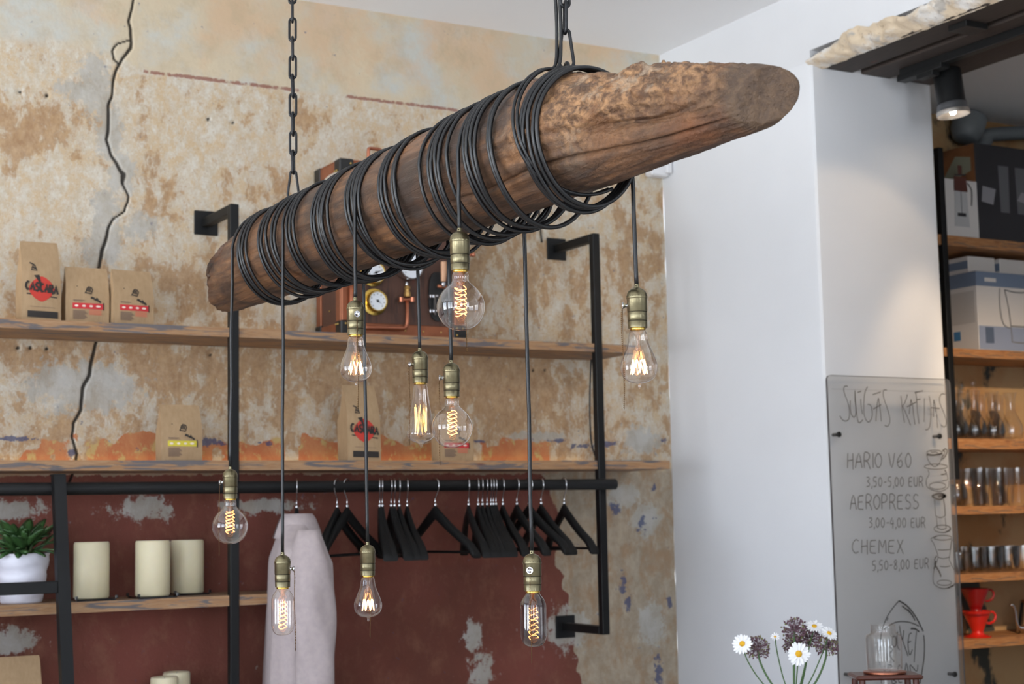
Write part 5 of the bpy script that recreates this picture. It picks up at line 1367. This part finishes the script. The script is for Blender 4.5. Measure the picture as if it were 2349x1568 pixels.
# track and spot lamps under the lintel
XT = 4.045
BLK = mat('lamp_black', (26, 27, 28), .4, .2)
root = thing('lighting_track', (XT, 3.0, ZO - .03), 'black lighting track screwed under the dark lintel boards', 'lighting track')
MB().bbox((XT - .018, YO + .2, ZO - .030), (XT + .018, 4.16, ZO - .0005), .002).build('rail', BLK, root)
MB().bbox((XT - .022, 3.95, ZO - .045), (XT + .022, 4.17, ZO - .026), .002).build('feed_box', BLK, root)
tag(MB().bbox((XR + .10, 3.62, ZO - .02), (XR + .20, 3.70, ZO - .0005), .002).build('steel_bracket', BLK), 'dark steel strap bracket under the first lintel board', 'bracket')
REFL = mat('lamp_reflector', (236, 230, 222), .38, 1.0)
LAMPE = emis('lamp_burner', (1.0, .82, .62), 60.0)
def spot(x, y, z, aim, label, watts, size, blend, base_x=XT):
    root = thing('spotlight', (x, y, z), label, 'spotlight', 'black track spotlights')
    d = (Vector(aim) - Vector((x, y, z))).normalized()
    Q = d.to_track_quat('-Z', 'Y').to_matrix().to_4x4()
    MB().lathe([(.046, .165), (.050, .160), (.050, .045), (.052, .040), (.046, .036), (.044, .04)], (x, y, z), 40, Q).build('housing', BLK, root, smooth=40)
    MB().lathe([(.050, .040), (.0535, .034), (.0535, .024), (.0575, .012)], (x, y, z), 40, Q, False, False).build('heat_ring', mat('lamp_grey_ring', (120, 122, 126), .35, .8), root, smooth=40)
    MB().lathe([(.012, .040), (.030, .028), (.046, .012), (.0565, -.004), (.0590, -.004), (.0580, .010), (.050, .030)], (x, y, z), 40, Q, False, False).build('reflector', REFL, root, smooth=40)
    MB().lathe([(.001, -.002), (.010, .002), (.012, .012), (.010, .03), (.001, .034)], (x, y, z), 20, Q, False, False).build('burner', LAMPE, root, smooth='all')
    MB().tube([(base_x, y, ZO - .03), (base_x, y, ZO - .055), tuple(Vector((x, y, z)) + Q @ Vector((0, 0, .175)))], .008, 8).build('arm', BLK, root, smooth=50)
    MB().bbox((base_x - .018, y - .03, ZO - .06), (base_x + .018, y + .05, ZO - .030), .002).build('adapter', BLK, root)
    ld = bpy.data.lights.new('spot_light', 'SPOT'); ld.energy = watts; ld.color = (1.0, .72, .45); ld.spot_size = size; ld.spot_blend = blend; ld.shadow_soft_size = .03
    lo = bpy.data.objects.new('lamp_light', ld); COL.objects.link(lo); lo.parent = root
    lo.location = Q @ Vector((0, 0, -.012)); lo.rotation_euler = Q.to_euler()
p = onX(2187, 262, 4.15)
spot(p[0], p[1], p[2], (p[0] + .10, p[1] - .10, 1.5), 'black track spotlight with glowing reflector under the lintel, above the pier edge', 30, 1.1, .5)
spot(4.02, 2.90, 2.93, (3.80, 4.273, 2.02), 'black track spotlight further along the track, out of view, washing the pier', 15, math.radians(53), .22)
spot(4.10, 2.60, 2.93, (5.45, 5.0, 1.15), 'black track spotlight aimed at the lower coffee bar shelves, out of view', 260, math.radians(50), .9)
spot(4.10, 2.10, 2.93, (5.8, 5.0, 1.9), 'black track spotlight aimed at the middle coffee bar shelves, out of view', 14, math.radians(50), .9)

# ------------------------------------------------------------------ counter, cold-drip stand, flowers
CTR = wood_pine('counter_oak', (150, 112, 76), (132, 96, 62), (96, 72, 52))
root = thing('counter', (3.0, 3.1, 0), 'wooden counter below the picture carrying the flowers and the glass jar', 'counter')
MB().bbox((2.35, 2.85, .86), (3.35, 3.50, .90), .004).build('worktop', CTR, root)
MB().bbox((2.40, 2.90, 0.0), (3.30, 3.45, .86), .004).build('cabinet', mat('counter_paint', (70, 72, 74), .6), root)
# stand with copper coloured wooden ring plate
SW = mat('stand_wood', (84, 42, 30), .35, coat=.3, var=.15, vscale=20)
c = dep(2030, 1549, 4.2); cx, cy, cz = c
root = thing('brewing_stand', (cx, cy, .9), 'reddish wooden brewing stand in front of the menu board, holding a glass jar', 'stand')
zt = cz
u = Vector((.868, -.496, 0)).normalized(); Mz = Matrix.Translation((cx, cy, 0)) @ Matrix.Rotation(math.atan2(u.y, u.x), 4, 'Z')
MB().bbox((-.088, -.06, zt - .006), (.088, .06, zt + .006), .005, Mz).build('top_plate', SW, root)
for sx in (-1, 1):
    for sy in (-1, 1): MB().tube([Mz @ Vector((sx * .070, sy * .045, zt - .006)), Mz @ Vector((sx * .074, sy * .048, .9005))], .0085, 10).build('leg', SW, root, smooth=50)
MB().bbox((-.09, -.062, .9003), (.09, .062, .912), .003, Mz).build('base', SW, root)
MB().lathe([(.052, .0062), (.056, .008), (.056, .012), (.048, .013), (.001, .013)], (cx, cy, zt), 40).build('ring', CTP, root, smooth=50)
j = thing('glass_jar', (cx, cy, zt + .013), 'clear glass jar with a short neck standing on the reddish wooden stand', 'jar')
jx, jy = cx, cy
MB().lathe([(r, z + .0135) for r, z in [(.040, .001), (.046, .006), (.047, .085), (.044, .094), (.034, .098), (.033, .102), (.033, .118), (.035, .121), (.033, .121), (.031, .118), (.031, .100), (.042, .092), (.045, .084), (.044, .008), (.001, .005)]], (jx, jy, zt), 40).build('vessel', GL, j, smooth=60)
MB().tube([(jx, jy, zt - .0065), (jx, jy, zt - .05)], [.011, .008], 14).build('spout_tube', GL, root, smooth=50)

VASE = mat('vase_grey', (150, 150, 152), .3)
vb = dep(1822, 1640, 4.0)
vx, vy = vb[0], vb[1]
tag(MB().lathe([(.035, .001), (.045, .01), (.05, .06), (.036, .10), (.030, .115), (.028, .115), (.034, .10), (.046, .06), (.04, .012), (.001, .008)], (vx, vy, .9003), 32).build('vase', VASE, smooth=60), 'small grey vase on the counter holding the flowers', 'vase')
STEM = mat('flower_stem', (74, 104, 58), .5); PET = mat('daisy_petal', (240, 240, 240), .6); CEN = mat('daisy_centre', (226, 172, 30), .7, bump=.5, bscale=300)
ALL1 = mat('allium_floret', (112, 82, 92), .7, var=.3, vscale=120); ALL2 = mat('allium_bud', (126, 130, 78), .7)
def stem_to(head, bend, root, r=.0022):
    b = Vector((vx + random.uniform(-.012, .012), vy + random.uniform(-.012, .012), .925))
    h = Vector(head); w_ = Vector((b.x * .3 + vx * .7 + (h.x - vx) * .08, b.y * .3 + vy * .7 + (h.y - vy) * .08, 1.012)); m1 = w_.lerp(h, .45) + Vector(bend) * .6; m2 = w_.lerp(h, .8) + Vector(bend) * .5
    MB().tube(smoothpts([b, w_, m1, m2, h], 6), r, 8).build('stem', STEM, root, smooth='all')
def daisy(px, py, d, r, facing, label, n=19, bend=(0, 0, 0)):
    h = Vector(dep(px, py, d)); root = thing('daisy', tuple(h), label, 'flower', 'white daisies in the vase')
    f = Vector(facing).normalized(); Q = f.to_track_quat('Z', 'Y').to_matrix().to_4x4(); mb = MB()
    rs = random.Random(int(px))
    for k in range(n):
        a = 2 * PI * k / n + rs.uniform(-.06, .06); L = r * rs.uniform(.88, 1.04); w = r * .155; dr = rs.uniform(-.12, .02); V = []
        ca, sa = math.cos(a), math.sin(a)
        for t in (0, .3, .6, .85, 1.0):
            ww = w * (.45 + .9 * t - .75 * t ** 3) if t < 1 else w * .25
            rad = r * .16 + (L - r * .16) * t; z = dr * rad * t + .0008 * (k % 2)
            for sx in (-1, 0, 1): V.append(h + Q @ Vector((rad * ca - sx * ww * sa, rad * sa + sx * ww * ca, z + .0012 * abs(sx))))
        o = len(V)
        mb.add(V, [(i * 3 + j, i * 3 + j + 1, (i + 1) * 3 + j + 1, (i + 1) * 3 + j) for i in range(4) for j in range(2)])
    mb.build('petals', PET, root, smooth='all')
    MB().lathe([(r * .29, 0), (r * .28, r * .08), (r * .18, r * .16), (.0004, r * .18)], tuple(h), 20, Q).build('flower_centre', CEN, root, smooth='all')
    stem_to(h - f * .001, bend, root, .0016); return root
def allium(px, py, d, r, label, bend=(0, 0, 0), seed=0):
    h = Vector(dep(px, py, d)); root = thing('allium', tuple(h), label, 'flower', 'purple-brown flower heads in the vase')
    rs = random.Random(seed); a = MB(); b = MB()
    for k in range(230):
        v = Vector((rs.gauss(0, 1), rs.gauss(0, 1), rs.gauss(0, 1))).normalized()
        if v.z < -.75: continue
        q = h + v * r * rs.uniform(.72, 1.02)
        a.tube([h + v * r * .15, q], .0003, 3)
        (a if rs.random() < .8 else b).ball(tuple(q), r * rs.uniform(.055, .085), 5)
        if rs.random() < .6:
            s_ = v.cross(Vector((rs.random(), rs.random(), rs.random()))).normalized() * r * .10
            a.add([q + s_, q + v * r * .14, q - s_, q - v * r * .05], [(0, 1, 2, 3)])
    a.build('florets', ALL1, root); b.build('buds', ALL2, root)
    stem_to(h, bend, root, .0026); return root
cam_dir = Vector((-.495, -.862, -.05))
daisy(1832, 1499, 3.96, .0300, cam_dir + Vector((0, 0, .25)), 'large white daisy facing forward at the front of the flowers', 21)
daisy(1703, 1476, 4.02, .0270, cam_dir + Vector((-.5, .1, .55)), 'white daisy leaning out at the far left of the flowers', 18, (-.02, .01, -.02))
daisy(1902, 1452, 4.03, .0230, cam_dir + Vector((.4, 0, .9)), 'white daisy at the upper right of the flowers against the menu board edge', 17, (.01, 0, 0))
daisy(1868, 1436, 4.08, .0230, cam_dir + Vector((0, 0, 1.3)), 'white daisy seen from the side at the top of the flowers', 17)
daisy(1778, 1460, 4.06, .0130, cam_dir + Vector((-.2, 0, 1.0)), 'small half open daisy between the left and the middle flower heads', 11, (-.01, 0, 0))
allium(1738, 1486, 4.05, .031, 'purple-brown flower head at the left beside the leaning daisy', (-.02, .01, -.01), 1)
allium(1822, 1442, 4.07, .032, 'purple-brown flower head at the top of the bunch', (0, 0, 0), 2)
allium(1857, 1466, 4.09, .031, 'purple-brown flower head in the middle behind the front daisy', (.005, 0, 0), 3)
allium(1896, 1482, 4.04, .030, 'purple-brown flower head at the right of the bunch', (.02, -.01, -.01), 4)
allium(1820, 1478, 4.12, .028, 'purple-brown flower head low behind the large front daisy', (0, 0, 0), 5)
